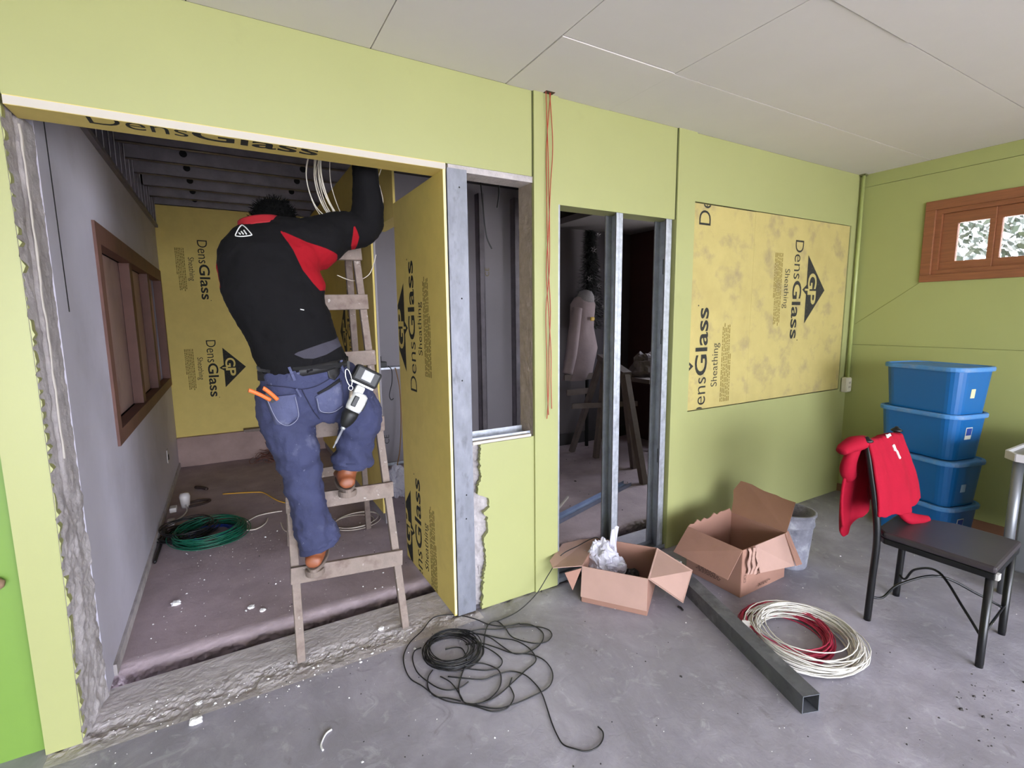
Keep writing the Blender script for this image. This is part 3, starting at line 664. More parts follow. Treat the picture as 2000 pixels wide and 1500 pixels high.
def folds(c, n):
    # soft cloth folds, hem gather and armpit pulls
    w = .006*math.sin(c.z*38+c.x*16)*max(0, min(1, (1.52-c.z)/.2))
    w += .007*fbm((c.x, c.y, c.z), 6)+.003*fbm((c.x, c.y, c.z+5), 16)
    d = (c-Vector((.37, .14, 1.62))).length
    w += .006*math.sin((c.x*.6+c.z)*52)*math.exp(-(d/.12)**2)
    return c+n*w
# cut of the coloured panels, as signed distance stored on the cloth
RED = [(.215, 1.83), (.317, 1.790), (.396, 1.772), (.448, 1.752), (.47, 1.70), (.42, 1.60), (.352, 1.590), (.323, 1.618), (.288, 1.669), (.258, 1.75)]
CUFF = [(.530, 1.895), (.556, 1.842), (.545, 1.78), (.52, 1.80), (.524, 1.85)]
SIDE = [(-.08, 1.70), (-.012, 1.695), (-.006, 1.60), (-.03, 1.56), (-.08, 1.56)]
HEM = [(.222, 1.337), (.262, 1.317), (.30, 1.314), (.35, 1.328), (.40, 1.352), (.46, 1.37), (.46, 1.41), (.393, 1.388), (.33, 1.372)]
def sdpoly(x, z, P):
    d = 1e9; ins = False
    for (ax_, az), (bx_, bz) in zip(P, P[1:]+P[:1]):
        ex_, ez_ = bx_-ax_, bz-az; t = max(0, min(1, ((x-ax_)*ex_+(z-az)*ez_)/(ex_*ex_+ez_*ez_)))
        d = min(d, math.hypot(x-ax_-t*ex_, z-az-t*ez_))
        if (az > z) != (bz > z) and x < (bx_-ax_)*(z-az)/(bz-az)+ax_: ins = not ins
    return d if ins else -d
jmat = bpy.data.materials.new('black_and_red_fleece'); jmat.use_nodes = True
def jacket_material(m):
    nt = m.node_tree; N = nt.nodes; L = nt.links; b = N['Principled BSDF']; b.inputs['Roughness'].default_value = .9
    b.inputs['Specular IOR Level'].default_value = .2
    col = None
    for nm, c in (('red_panel', (142, 14, 28)), ('grey_panel', (62, 60, 70))):
        at = N.new('ShaderNodeAttribute'); at.attribute_name = nm
        g = N.new('ShaderNodeMath'); g.operation = 'GREATER_THAN'; g.inputs[1].default_value = 0; L.new(at.outputs['Fac'], g.inputs[0])
        mx = N.new('ShaderNodeMix'); mx.data_type = 'RGBA'; L.new(g.outputs[0], mx.inputs[0])
        if col is None: mx.inputs[6].default_value = rgb((13, 12, 15))
        else: L.new(col, mx.inputs[6])
        mx.inputs[7].default_value = rgb(c); col = mx.outputs[2]
    L.new(col, b.inputs['Base Color'])
    nz = N.new('ShaderNodeTexNoise'); nz.inputs['Scale'].default_value = 160; bp = N.new('ShaderNodeBump'); bp.inputs['Strength'].default_value = .15; bp.inputs['Distance'].default_value = .005
    L.new(nz.outputs['Fac'], bp.inputs['Height']); L.new(bp.outputs[0], b.inputs['Normal'])
jacket_material(jmat)
jk = fuse('jacket', [jacket_shapes], .0095, [jmat], person, 8, folds)
ra = jk.data.attributes.new('red_panel', 'FLOAT', 'POINT'); ga = jk.data.attributes.new('grey_panel', 'FLOAT', 'POINT')
for v in jk.data.vertices:
    x, y, z = v.co; f = .22-y
    ra.data[v.index].value = max(sdpoly(x, z, RED), sdpoly(x, z, CUFF), sdpoly(x, z, SIDE)) if True else 0
    ga.data[v.index].value = min(sdpoly(x, z, HEM), f)
# collar, tee hem below the jacket
rings = []
for t in range(7):
    f = t/6; rings.append(ring((.168-.012*f, .262+.012*f, 1.850+.036*f), .092-.014*f, .074-.012*f, (Vector((.96, .1, .16)).normalized(), Vector((-.06, .94, -.16)).normalized()), 28))
B().loft(rings, cap=False).obj('collar', redcloth, person, smooth=True, solid=.012)
B().loft([ring((.275, .146, z), rx, ry, n=28, p=2.3) for z, rx, ry in ((1.245, .160, .118), (1.275, .176, .134), (1.285, .176, .134))], cap=False).obj('undershirt_hem', blackcloth, person, smooth=True, solid=.006)
# emblem on the back of the collar: rounded triangle with three slanted bars
eo = Vector((.100, .112, 1.835)); eu = Vector((.93, -.32, .12)).normalized(); en = Vector((-.34, -.80, .50)).normalized(); ev = en.cross(eu); 
if ev.z < 0: ev = -ev
white_p = M('white_print', (222, 222, 224), .6)
dgq = bpy.context.evaluated_depsgraph_get(); dgq.update()
def on_jacket(x, z):
    """point on the back of the jacket at this x, z"""
    o = jk.evaluated_get(dgq); hit, loc, nrm, _ = o.ray_cast(Vector((x, -.6, z)), Vector((0, 1, 0)))
    return (loc, nrm) if hit else (Vector((x, .1, z)), Vector((0, -1, 0)))
def stick_line(pts, w, name):
    ps = []
    for x, z in pts:
        l, n_ = on_jacket(x, z); ps.append(l+n_*.003)
    return ps
ex, ez = .088, 1.815
tri = [(ex-.022, ez-.020), (ex-.026, ez-.012), (ex-.006, ez+.026), (ex+.004, ez+.027), (ex+.026, ez-.008), (ex+.024, ez-.016), (ex+.0, ez-.021)]
eb = B().tube(stick_line([tuple(p)[:2] for p in catmull([(a, c, 0) for a, c in tri], 4, closed=True)], 0, ''), .0022, 5, closed=True)
for q in range(3):
    x0 = ex-.010+.010*q; eb.tube(stick_line([(x0, ez-.011), (x0-.004-.0015*q, ez-.011+.006+.005*q)], 0, ''), .0028, 5)
eb.obj('back_emblem', white_p, person)
sm_ = stick_line([(.262, 1.512), (.275, 1.509)], 0, ''); B().tube(sm_, .002, 5).obj('chalk_mark', white_p, person)
# jeans: one piece, waistband, flared frayed hems
def jeans_shapes(b):
    b.loft([ring(c, rx, ry, n=26, p=2.3) for c, rx, ry in (((.285, .155, 1.03), .115, .115), ((.288, .150, 1.09), .172, .138), ((.285, .148, 1.16), .186, .146), ((.280, .148, 1.23), .180, .138), ((.278, .148, 1.285), .172, .128))])
    b.loft(limb([HIP_L+Vector((.02, 0, .05)), HIP_L+Vector((.012, -.002, -.07)), (.225, .115, .92), KNEE_L+Vector((.012, 0, .01)), (.262, .112, .62), (.288, .112, .500)], [.124, .116, .098, .083, .079, .098], 22))
    b.loft(limb([HIP_R+Vector((-.02, 0, .04)), HIP_R+Vector((.040, -.02, -.005)), KNEE_R+Vector((.0, -.012, .0)), (.470, .130, .93), (.452, .140, .822)], [.124, .118, .092, .080, .092], 22))
def jeans_fold(c, n):
    w = .008*fbm((c.x, c.y, c.z), 9)+.004*fbm((c.x+3, c.y, c.z*1.6), 24)
    # diagonal creases behind the knees and below the seat
    d = c.x-.23
    if c.x < .345: w += .006*math.sin((c.z*1.0-d*.55)*58)*(math.exp(-((c.z-.86)/.11)**2)+.6*math.exp(-((c.z-.55)/.09)**2))
    else: w += .006*math.sin((c.z+c.x*.9)*60)*math.exp(-((c.z-.90)/.10)**2)
    # crease between the legs under the seat
    w -= .012*math.exp(-((c.x-.325)/.022)**2)*max(0, min(1, (1.20-c.z)/.10))*(1 if c.y < .15 else 0)
    return c+n*w
jn = fuse('jeans', [jeans_shapes], .010, [denim], person, 7, jeans_fold)
# hems (frayed ends)
def hem(c, rx, ry, ax, seed):
    r = random.Random(seed); b = B(); n = 30; rg = []
    for q in range(3): rg.append(ring(Vector(c)+Vector((0, 0, -.012*q)), rx+.002*q, ry+.002*q, ax, n))
    rg.append([p+Vector((0, 0, -r.uniform(.001, .013))) for p in rg[-1]])
    return b.loft(rg, cap=False)
hem((.289, .112, .518), .084, .086, (Vector((.96, 0, .30)).normalized(), Y), 2).obj('jeans_hem', denim, person, smooth=True, solid=.005)
hem((.453, .139, .842), .079, .081, (Vector((.99, 0, -.05)).normalized(), Y), 4).obj('jeans_hem', denim, person, smooth=True, solid=.005)
dgq.update()
def on_jeans(x, z):
    o = jn.evaluated_get(dgq); hit, loc, nrm, _ = o.ray_cast(Vector((x, -.6, z)), Vector((0, 1, 0)))
    return (loc, nrm) if hit else (Vector((x, .02, z)), Vector((0, -1, 0)))
def patch(name, outline, mat, off, parent, n=8, thick=.004, bulge=0):
    """cloth patch following the jeans; outline = four corners (x, z) tl, tr, br, bl with a pointed bottom"""
    (tl, tr, br, bl) = outline; b = B(); vs = []
    for j in range(n+1):
        for i in range(n+1):
            u, v = i/n, j/n
            x = (tl[0]*(1-u)+tr[0]*u)*(1-v)+(bl[0]*(1-u)+br[0]*u)*v; z = (tl[1]*(1-u)+tr[1]*u)*(1-v)+(bl[1]*(1-u)+br[1]*u)*v
            z -= .018*(1-abs(2*u-1))*v
            l, n_ = on_jeans(x, z); o_ = off+bulge*math.sin(PI*u)*(1-v)
            vs.append(l+Vector((0, -1, 0))*o_)
    b.add(vs, [(j*(n+1)+i, j*(n+1)+i+1, (j+1)*(n+1)+i+1, (j+1)*(n+1)+i) for j in range(n) for i in range(n)])
    return b.obj(name, mat, parent, smooth=True, solid=thick)
patch('back_pocket', ((.112, 1.168), (.222, 1.178), (.232, 1.085), (.142, 1.055)), denim_l, .004, person, bulge=.010)
patch('back_pocket', ((.292, 1.162), (.405, 1.215), (.408, 1.105), (.305, 1.090)), denim_l, .004, person, bulge=.006)
patch('pocket_shade', ((.300, 1.176), (.398, 1.226), (.400, 1.196), (.312, 1.160)), M('pocket_shadow', (18, 18, 24), .9), .0045, person)  # dark patch paints the shade inside the gaping pocket
patch('leather_label', ((.348, 1.262), (.402, 1.278), (.402, 1.245), (.352, 1.232)), blackleather, .004, person, thick=.003)
def seam(pts, w, mat, off=.0025):
    ps = [on_jeans(x, z)[0]+Vector((0, -off, 0)) for x, z in [tuple(p)[:2] for p in catmull([(a, c, 0) for a, c in pts], 6)]]
    return B().tube(ps, w, 5).obj('seam', mat, person)
dseam = M('dark_seam', (34, 36, 60), .9); lseam = M('light_stitching', (140, 142, 164), .9)
seam([(.125, 1.215), (.19, 1.208), (.245, 1.196), (.30, 1.205), (.36, 1.232), (.41, 1.262)], .0022, dseam)
seam([(.245, 1.196), (.262, 1.15), (.285, 1.10), (.31, 1.06)], .0024, dseam)
seam([(.120, 1.160), (.150, 1.075), (.190, 1.052), (.226, 1.085), (.218, 1.168)], .0012, lseam, .016)
seam([(.298, 1.155), (.312, 1.098), (.36, 1.088), (.402, 1.108)], .0012, lseam, .012)
# belt and loops
belt_pts = []
for k in range(41):
    a = 2*PI*k/40; belt_pts.append(Vector((.278+.178*math.cos(a), .148+.135*math.sin(a), 1.268+.022*math.cos(a))))
bb = B(); bb.loft([[p+Vector((0, 0, dz)) for p in belt_pts[:-1]] for dz in (-.019, .019)], cap=False)
bb.obj('belt', blackleather, person, smooth=True, solid=.006)
def loop(x, z0, z1, w=.010):
    b = B(); pts = [on_jeans(x+.004*k, z0+(z1-z0)*k/4)[0]+Vector((0, -.012, 0)) for k in range(5)]
    for p, q in zip(pts, pts[1:]): b.bar(p, q, w, .006, (0, 1, 0))
    return b.obj('belt_loop', denim_l, person)
loop(.205, 1.285, 1.232); loop(.224, 1.20, 1.165, .007); loop(.405, 1.300, 1.245)
# boots
def boot(ank, toe_dir, roll, lab):
    d = Vector(toe_dir).normalized(); s = Vector((d.y, -d.x, 0)).normalized(); b = B()
    base = Vector(ank)
    rg = []
    for t, w, h, z in ((-.075, .020, .026, .034), (-.068, .034, .040, .044), (-.03, .040, .048, .050), (.02, .041, .050, .052), (.07, .044, .042, .048), (.12, .047, .034, .038), (.165, .042, .028, .032), (.192, .022, .016, .022)):
        rg.append([base+d*t+s*(w*math.cos(2*PI*k/18))+Vector((0, 0, z-.038+h*.62*math.sin(2*PI*k/18))) for k in range(18)])
    b.loft(rg); b.loft(limb([base+Vector((0, 0, .02))-d*.012, base+Vector((.008, 0, .05))-d*.010, base+Vector((.016, 0, .08))-d*.004], [.044, .042, .040]))
    o = fuse('boot', [lambda bb: (bb.add(b.v, b.f))], .007, [leather], person, 4)
    sb = B(); n = 22; out = [base+d*(.055+.140*math.cos(2*PI*k/n))+s*((.044+.006*math.cos(2*PI*k/n))*math.sin(2*PI*k/n))+Vector((0, 0, -.036)) for k in range(n)]
    sb.prism(out, (0, 0, .016)); hl = [base+d*(-.034+.046*math.cos(2*PI*k/n) if math.cos(2*PI*k/n) < 0 else -.034)+s*(.040*math.sin(2*PI*k/n))+Vector((0, 0, -.060)) for k in range(n)]; sb.loft([[p for p in hl], [p+Vector((0, 0, .026)) for p in hl]])
    so_ = sb.obj('boot_sole', sole_m, person, bevel=.003)
    return o
RZ1 = .352+.036*1.0; RZ2 = .662+.036
boot((.268, .112, RZ1+.044), (.30, 1, 0), 0, ''); boot((.424, .160, RZ2+.044), (.10, 1, 0), 0, '')
# hair: cap of short dark locks
hb_ = B(); rr = random.Random(3)
hx = Vector((.97, .2, 0)).normalized(); hf = Vector((-.15, .85, -.5)).normalized(); hu = hx.cross(hf); hu = hu if hu.z > 0 else -hu
def hp(x, y, z): return HEAD+hx*x+hf*y+hu*z
cap = fuse('hair', [lambda b: b.loft([[hp(rx*math.cos(2*PI*k/20), off+ry*math.sin(2*PI*k/20), z) for k in range(20)] for z, rx, ry, off in ((-.075, .045, .030, -.066), (-.045, .070, .070, -.026), (0, .084, .094, -.018), (.045, .086, .102, -.012), (.082, .076, .092, -.010), (.110, .050, .060, -.008), (.120, .016, .02, -.008))])], .009, [hair_m], person, 3, lambda c, n: c+n*(.007*fbm((c.x, c.y, c.z), 40)+.004))
lk = B()
for k in range(900):
    v = cap.data.vertices[rr.randrange(len(cap.data.vertices))]; p = v.co.copy(); n_ = v.normal.copy()
    t = (n_+Vector((rr.uniform(-.7, .7), rr.uniform(-.7, .7), rr.uniform(-.5, .5)))).normalized(); l = rr.uniform(.012, .03)
    lk.tube([p-n_*.004, p+t*l*.5+n_*.004, p+t*l], [.0016, .0012, .0003], 3, cap=False)
o = lk.obj('hair_locks', hair_m, person); o['kind'] = 'stuff'

# ------------------------------------------------------------------ things hung on the worker
dr = empty('cordless_drill', (.49, .0, 1.2), 'black and white cordless drill hanging head-down from the belt', 'drill')
dblack = M('drill_black_plastic', (22, 22, 24), .5); dwhite = M('drill_white_plastic', (206, 206, 206), .4)
ax = (Vector((.372, -.028, 1.005))-Vector((.492, -.020, 1.215))).normalized()       # from battery to bit tip
sd_ = Vector((.84, -.1, -.50)); sd_ = (sd_-ax*sd_.dot(ax)).normalized(); fr = ax.cross(sd_)
fr = fr if fr.y < 0 else -fr
O0 = Vector((.492, -.012, 1.222))
def dp(a, s, f): return O0+ax*a+sd_*s+fr*f
def dbox(b, a0, a1, s0, s1, f0, f1):
    return b.add([dp(a, s, f) for f in (f0, f1) for a, s in ((a0, s0), (a1, s0), (a1, s1), (a0, s1))], [(3,2,1,0),(4,5,6,7),(0,1,5,4),(1,2,6,5),(2,3,7,6),(3,0,4,7)])
bt = cpart(dbox(B(), -.045, .025, -.055, .055, -.030, .034), 'battery', dblack, dr, bevel=.010)
lbl = dbox(B(), -.032, .008, -.020, .022, .034, .0352).obj('battery_label', M('grey_label', (168, 168, 172), .5), bt)
dbox(B(), .026, .034, -.050, .046, -.028, .030).obj('battery_trim', dwhite, bt)
cpart(dbox(B(), .034, .075, -.020, .018, -.016, .022), 'grip', dwhite, dr, bevel=.008)
def dring(a, r, s0=0, f0=0, n=16): return [dp(a, s0+r*math.cos(2*PI*k/n), f0+r*math.sin(2*PI*k/n)) for k in range(n)]
cpart(B().loft([dring(a, r, .012, .004) for a, r in ((.062, .022), (.070, .034), (.10, .036), (.13, .034), (.145, .030))]), 'motor_housing', dwhite, dr, smooth=True)
cpart(dbox(B(), .080, .125, -.010, .010, .030, .042), 'vent', dblack, dr, bevel=.003)
cpart(dbox(B(), .085, .130, .030, .050, -.010, .018), 'side_grip', dblack, dr, bevel=.004)
cpart(B().loft([dring(a, r, .010, .004) for a, r in ((.143, .033), (.165, .033), (.185, .029), (.205, .021), (.218, .012))]), 'chuck', dblack, dr, smooth=True)
cpart(B().loft([dring(a, r, .010, .004, 10) for a, r in ((.214, .010), (.228, .010), (.230, .005), (.290, .005), (.292, .003), (.312, .003))]), 'bit', galv, dr, smooth=True)
# carabiner with a hanging driver handle
cb = empty('carabiner', (.43, -.01, 1.26), 'silver snap hook on the belt loop holding a short steel tool', 'carabiner')
oval = [Vector((.424+.011*math.cos(a)+.006*math.sin(a)*-1, -.020, 1.232+.036*math.sin(a))) for a in [2*PI*k/20 for k in range(20)]]
chrome = M('chrome', (214, 214, 218), .2, 1)
cpart(B().tube(oval, .0028, 8, closed=True), 'hook', chrome, cb, smooth=True)
cpart(B().tube([Vector((.430+.009*math.cos(a), -.020, 1.188+.009*math.sin(a))) for a in [2*PI*k/14 for k in range(14)]], .0018, 6, closed=True), 'split_ring', chrome, cb, smooth=True)
cpart(B().tube([(.430, -.022, 1.178), (.428, -.024, 1.15), (.418, -.028, 1.082)], [.007, .0085, .0085], 12), 'tool_shaft', M('worn_steel', (150, 138, 124), .45, .6, var=.2, vs=40), cb, smooth=True)
cpart(B().tube([(.4185, -.028, 1.084), (.4165, -.028, 1.070)], [.010, .010], 12), 'tool_tip', M('pale_tip', (196, 184, 160), .5), cb, smooth=True)
cpart(B().bar((.428, -.012, 1.30), (.425, -.018, 1.262), .010, .004, (0, 1, 0)), 'strap', blackleather, cb)
# pliers in the left pocket
plm = M('orange_grip', (214, 108, 50), .45)
pl = empty('pliers', (.12, .0, 1.17), 'pliers with orange grips sticking out of the back pocket', 'pliers')
cpart(B().tube(catmull([(.130, .020, 1.160), (.100, .012, 1.182), (.068, .004, 1.202), (.056, .002, 1.207)], 5), [.008]*15+[.006], 10), 'handle', plm, pl, smooth=True)
cpart(B().tube(catmull([(.155, .014, 1.160), (.134, .006, 1.186), (.112, .0, 1.208), (.106, -.001, 1.212)], 5), [.008]*15+[.006], 10), 'handle', plm, pl, smooth=True)
cpart(B().bar((.140, .022, 1.15), (.118, .018, 1.19), .012, .006, (0, 1, 0)), 'spring', blackleather, pl)
# loose loops of pale wire hanging from the ceiling space beside the arm
pale = M('pale_wire', (206, 196, 184), .4)
wb_ = empty('wire_bundle', (.45, .3, 2.35), 'bundle of pale wire loops hanging by the raised arm', 'wire')
rr = random.Random(11)
for k in range(13):
    x0 = .455+rr.uniform(-.03, .04); y = .42+rr.uniform(-.05, .05); dxx = rr.uniform(-.06, .02) - (.05 if k == 0 else 0)
    pts = [(x0+.02, y, 2.50), (x0+dxx*.5, y, 2.30), (x0+dxx-.01, y+.01, 2.12), (x0+dxx+.05, y+.02, 1.98-rr.uniform(0, .03)), (x0+.13+rr.uniform(0, .05), y+.03, 1.965), (x0+.20, y+.02, 2.10), (x0+.28+rr.uniform(0, .08), y, 2.40)]
    cpart(B().tube(catmull(pts[:(7 if k % 4 == 0 else 5)], 8), .0022, 5), 'wire_loop', pale, wb_, smooth=True)
cpart(B().tube(catmull([(.55, .42, 2.5), (.62, .42, 2.30), (.69, .44, 2.20), (.735, .46, 2.08), (.735, .48, 2.0)], 8), .0022, 5), 'wire_loop', pale, wb_, smooth=True)
cpart(B().tube(catmull([(.58, .42, 2.5), (.65, .40, 2.26), (.665, .40, 2.18), (.64, .42, 2.12)], 8), .0022, 5), 'wire_loop', pale, wb_, smooth=True)
cpart(B().tube(catmull([(.70, .50, 1.80), (.66, .50, 1.70), (.58, .5, 1.665), (.50, .5, 1.69)], 8), .0022, 5), 'wire_loop', pale, wb_, smooth=True)

# ------------------------------------------------------------------ cardboard boxes
card = M('brown_cardboard', (150, 112, 97), .85, var=.07, vs=5, bump=.08, bs=60, dirt=[((126, 90, 76), 3, .55, .75, .4)])
card_in = M('cardboard_inside', (140, 102, 82), .85, var=.06, vs=6)
card_lt = M('pale_cardboard', (166, 134, 122), .85, var=.06, vs=6)
def slab(pts, t, name, mat, parent, n=None):
    """thin sheet through a planar outline, thickness t along its normal"""
    pts = [Vector(p) for p in pts]; nr = Vector((0, 0, 0))
    for i in range(len(pts)): nr += pts[i].cross(pts[(i+1) % len(pts)])
    nr.normalize(); return cpart(B().prism([p-nr*(t/2) for p in pts], nr*t), name, mat, parent)
def torn(p, q, n, amp, seed, upv):
    r = random.Random(seed); p = Vector(p); q = Vector(q); u = Vector(upv)
    return [p.lerp(q, i/n)+u*(r.uniform(-amp, amp) if 0 < i < n else 0) for i in range(n+1)]
def carton(cx, e1, e2, l1, l2, h, label, t=.004):
    """open carton: corner cx, edges e1*l1 (front), e2*l2 (depth)"""
    A = Vector(cx); e1 = Vector(e1).normalized()*l1; e2 = Vector(e2).normalized()*l2; H = Vector((0, 0, h)); z = Vector((0, 0, .002))
    r = empty('cardboard_box', A+(e1+e2)/2, label, 'box', 'open cardboard boxes')
    c = [A+z, A+e1+z, A+e1+e2+z, A+e2+z]
    slab(c, t, 'base', card_in, r)
    names = ('front_wall', 'side_wall', 'rear_wall', 'side_wall')
    for i in range(4): slab([c[i], c[(i+1) % 4], c[(i+1) % 4]+H, c[i]+H], t, names[i], card, r)
    return r, [p+H for p in c]
bx, rim = carton((1.500, -.208, 0), (.60, -.80, 0), (.80, .60, 0), .330, .350, .195, 'open cardboard box holding a plastic bag, in front of the doorway')
F = Vector
slab([rim[0]+F((0,0,0)), rim[1], rim[1]+F((-.012,-.010,-.162)), rim[0]+F((-.016,-.010,-.158))], .004, 'front_flap', card_lt, bx)
slab([rim[1], rim[2], rim[2]+F((.085,-.175,-.075)), rim[1]+F((.20,-.05,-.165))], .004, 'side_flap', card_lt, bx)
slab([rim[3], rim[0], rim[0]+F((-.125,.085,-.015)), rim[0]+F((-.10,.15,-.012)), rim[0]+F((.06,.255,.0)), rim[3]+F((-.10,.035,.0))], .004, 'side_flap', card_lt, bx)
slab([rim[0]+F((-.004,.0,-.01)), rim[0]+F((-.085,.035,-.03)), rim[0]+F((-.045,.02,-.13))], .004, 'torn_flap', card, bx)
# plastic bag and dark fittings inside that box
def crumple(name, c, rx, ry, rz, seed, mat, amp=.3, nu=26, nv=16, tilt=None):
    def f(u, v):
        a = 2*PI*u; b_ = PI*v; d = Vector((math.cos(a)*math.sin(b_), math.sin(a)*math.sin(b_), math.cos(b_)))
        k = 1+amp*noise.noise(d*2.2+Vector((seed, 0, 0)))+amp*.55*abs(noise.noise(d*5+Vector((0, seed, 0))))
        p = Vector((d.x*rx*k, d.y*ry*k, d.z*rz*k))
        return Vector(c)+((tilt @ p) if tilt else p)
    return B().grid(f, nu, nv).obj(name, mat)
film = M('clear_plastic_film', (214, 212, 224), .18, alpha=.62, spec=.9)
bag = empty('plastic_bag', (1.74, -.14, .03), 'crumpled clear plastic bag poking out of the box', 'bag')
o = crumple('bag_body', (1.690, -.135, .125), .085, .075, .115, 3, film, .45, 40, 26); o.parent = bag; o.matrix_parent_inverse = bag.matrix_basis.inverted()
o = crumple('bag_body', (1.735, -.175, .10), .07, .06, .09, 8, film, .5, 40, 26); o.parent = bag; o.matrix_parent_inverse = bag.matrix_basis.inverted()
def bag_neck(u, v):
    return F((1.742+.075*u+.018*v, -.155+.030*u+.012*math.sin(u*7+v*3)+.02*v, .15+.155*v-.012*u+.008*math.sin(u*9)))
cpart(B().grid(bag_neck, 14, 14), 'bag_neck', film, bag, smooth=True, solid=.002)
darkp = M('dark_fittings', (36, 36, 34), .7)
o = crumple('junction_box', (1.825, -.225, .05), .05, .04, .045, 21, darkp, .25); tag(o, 'dark lump of fittings at the bottom of the box with the bag', 'fitting')
for k in range(3): pass
# second box
bx2, rim = carton((2.225, -.262, 0), (.02, -1, 0), (1, .02, 0), .345, .398, .262, 'open cardboard box with torn flaps standing beside the bucket')
rA, rB, rC, rD = rim            # left-back, front, right, back
slab([rA, rB, rB+F((-.082,.02,-.150)), rA+F((-.095,.015,-.135))], .004, 'left_flap', card, bx2)
slab([rB+F((.10,0,0)), rC, rC+F((-.03,-.075,-.155)), rB+F((.125,-.022,-.150))], .004, 'front_flap', card_lt, bx2)
slab([rC+F((-.02,-.002,.0)), rC+F((.03,.01,.0)), rC+F((.01,-.09,-.15)), rC+F((-.035,-.085,-.15))], .004, 'torn_strip', card, bx2)
up_ = F((.070, .0, .165))
top = torn(rC+up_*.98, rD+up_*1.13, 9, .006, 4, (0, 0, 1))
slab([rD, rC]+top+[rD+up_*.75+F((0,.03,0)), rD+up_*.45+F((0,.012,0))], .004, 'right_flap', card_in, bx2)
rag = torn(rA+F((.02,0,.012)), rD+F((-.02,0,.03)), 12, .012, 8, (0, 0, 1))
slab([rD, rA]+rag, .004, 'back_flap_remains', card, bx2)
for k in range(3):
    p = rB+F((.025+.022*k, -.006-.004*k, .006))
    wav = [p+F((.010*math.sin(j*1.3+k), -.012-.004*k+.004*math.cos(j), -.02*j)) for j in range(8)]
    cpart(B().loft([[a, a+F((.018, -.003, 0))] for a in wav], cap=False), 'folded_strip', card_lt, bx2, solid=.003)
# print on the box: handling text (illegible lines) and a tick box
inkb = M('carton_ink', (70, 48, 40), .9)
def lines(parent, O, u, rows, w, name, seed):
    r = random.Random(seed); O = F(O); u = F(u).normalized(); b = B()
    for q in range(rows):
        a = r.uniform(0, .02)
        while a < w*r.uniform(.75, 1):
            l = r.uniform(.008, .022); p = O+u*a+F((0, 0, -.0085*q)); b.add([p, p+u*l, p+u*l+F((0,0,.004)), p+F((0,0,.004))], [(0,1,2,3)]); a += l+.005
    o = cpart(b, name, inkb, parent); o['kind'] = 'stuff'; return o
lines(bx2, (2.2205, -.33, .098), (.02, -1, 0), 8, .17, 'printed_text', 3)
lines(bx2, (2.335, -.6145, .100), (1, .02, 0), 1, .05, 'printed_text', 5); lines(bx2, (2.36, -.6145, .035), (1, .02, 0), 2, .11, 'printed_text', 6)
tb = B()
for q in (0, .022):
    for a, b_ in (((0, 0), (.016, 0)), ((.016, 0), (.016, .016)), ((.016, .016), (0, .016)), ((0, .016), (0, 0))):
        tb.bar(F((2.245+a[0], -.6148, .085+q+a[1])), F((2.245+b_[0], -.6148, .085+q+b_[1])), .0015, .0006, (0, 1, 0))
cpart(tb, 'tick_box', inkb, bx2)
# bucket
bk = empty('bucket', (2.805, -.525, 0), 'cement-crusted grey bucket half hidden behind the torn box', 'bucket')
bm_ = M('cement_crusted_bucket', (138, 138, 150), .85, var=.25, vs=14, bump=.6, bs=50, dirt=[((176, 176, 184), 14, .52, .66, .75), ((60, 62, 76), 8, .56, .7, .6)])
B().lathe([(0, .004), (.086, .0), (.091, .01), (.112, .255), (.119, .26), (.119, .275), (.115, .277), (.117, .318), (.125, .322), (.125, .335), (.112, .336), (.104, .25), (.084, .012), (0, .012)], 36).obj('shell', bm_, bk, smooth=True)
B().lathe([(0, .06), (.085, .06)], 24).obj('mortar_rest', M('dry_mortar', (120, 116, 112), .95, bump=.6, bs=40), bk)
# square steel tube on the floor
tb0, tb1 = F((2.085, -.335, 0)), F((1.778, -1.222, 0))
d = (tb1-tb0).normalized(); s = F((-d.y, d.x, 0)); W, T = .072, .003; b = B()
b.bar(tb0+Z*(T/2), tb1+Z*(T/2), W, T); b.bar(tb0+Z*(W-T/2), tb1+Z*(W-T/2), W, T)
for sg in (-1, 1): b.bar(tb0+s*sg*(W/2-T/2)+Z*W/2, tb1+s*sg*(W/2-T/2)+Z*W/2, T, W-2*T)
o = b.obj('square_tube', M('weathered_steel_tube', (96, 98, 104), .55, .35, var=.2, vs=14, dirt=[((150, 150, 156), 8, .52, .7, .6), ((60, 60, 64), 20, .56, .7, .5)])); tag(o, 'long square steel tube lying on the floor towards the camera', 'steel tube')
o = B().box((2.13, -.245, 0), (2.208, -.20, .05)).obj('concrete_offcut', M('pale_concrete_lump', (170, 170, 164), .9, bump=.5, bs=40), bevel=.006); tag(o, 'small pale concrete lump between the two boxes', 'rubble')

# ------------------------------------------------------------------ wire coils on the front floor
def coil(name, c, r, turns, wob, wr, mat, label, seed, hgt=.03, ell=1.0, rot=0, tails=True, spread=.03, nseg=26):
    """loose coil: every turn is its own strand"""
    rt_ = empty(name, c, label, 'wire coil'); q = random.Random(seed); b = B(); c = F(c)
    for t in range(turns):
        rr_ = r*(1+q.uniform(-wob, wob)); ox, oy = q.uniform(-spread, spread), q.uniform(-spread, spread); ph = q.uniform(0, 6.28); z = wr+hgt*q.random()
        e = ell*(1+q.uniform(-.05, .05)); ro = rot+q.uniform(-.15, .15); pts = []
        for k in range(nseg):
            a = 2*PI*k/nseg; x = rr_*math.cos(a)*e; y = rr_*math.sin(a)
            pts.append(F((ox+x*math.cos(ro)-y*math.sin(ro), oy+x*math.sin(ro)+y*math.cos(ro), max(wr, z+.5*hgt*math.sin(a+ph)))))
        b.tube(pts, wr, 5, closed=True)
    b.obj('windings', mat, rt_, smooth=True); return rt_
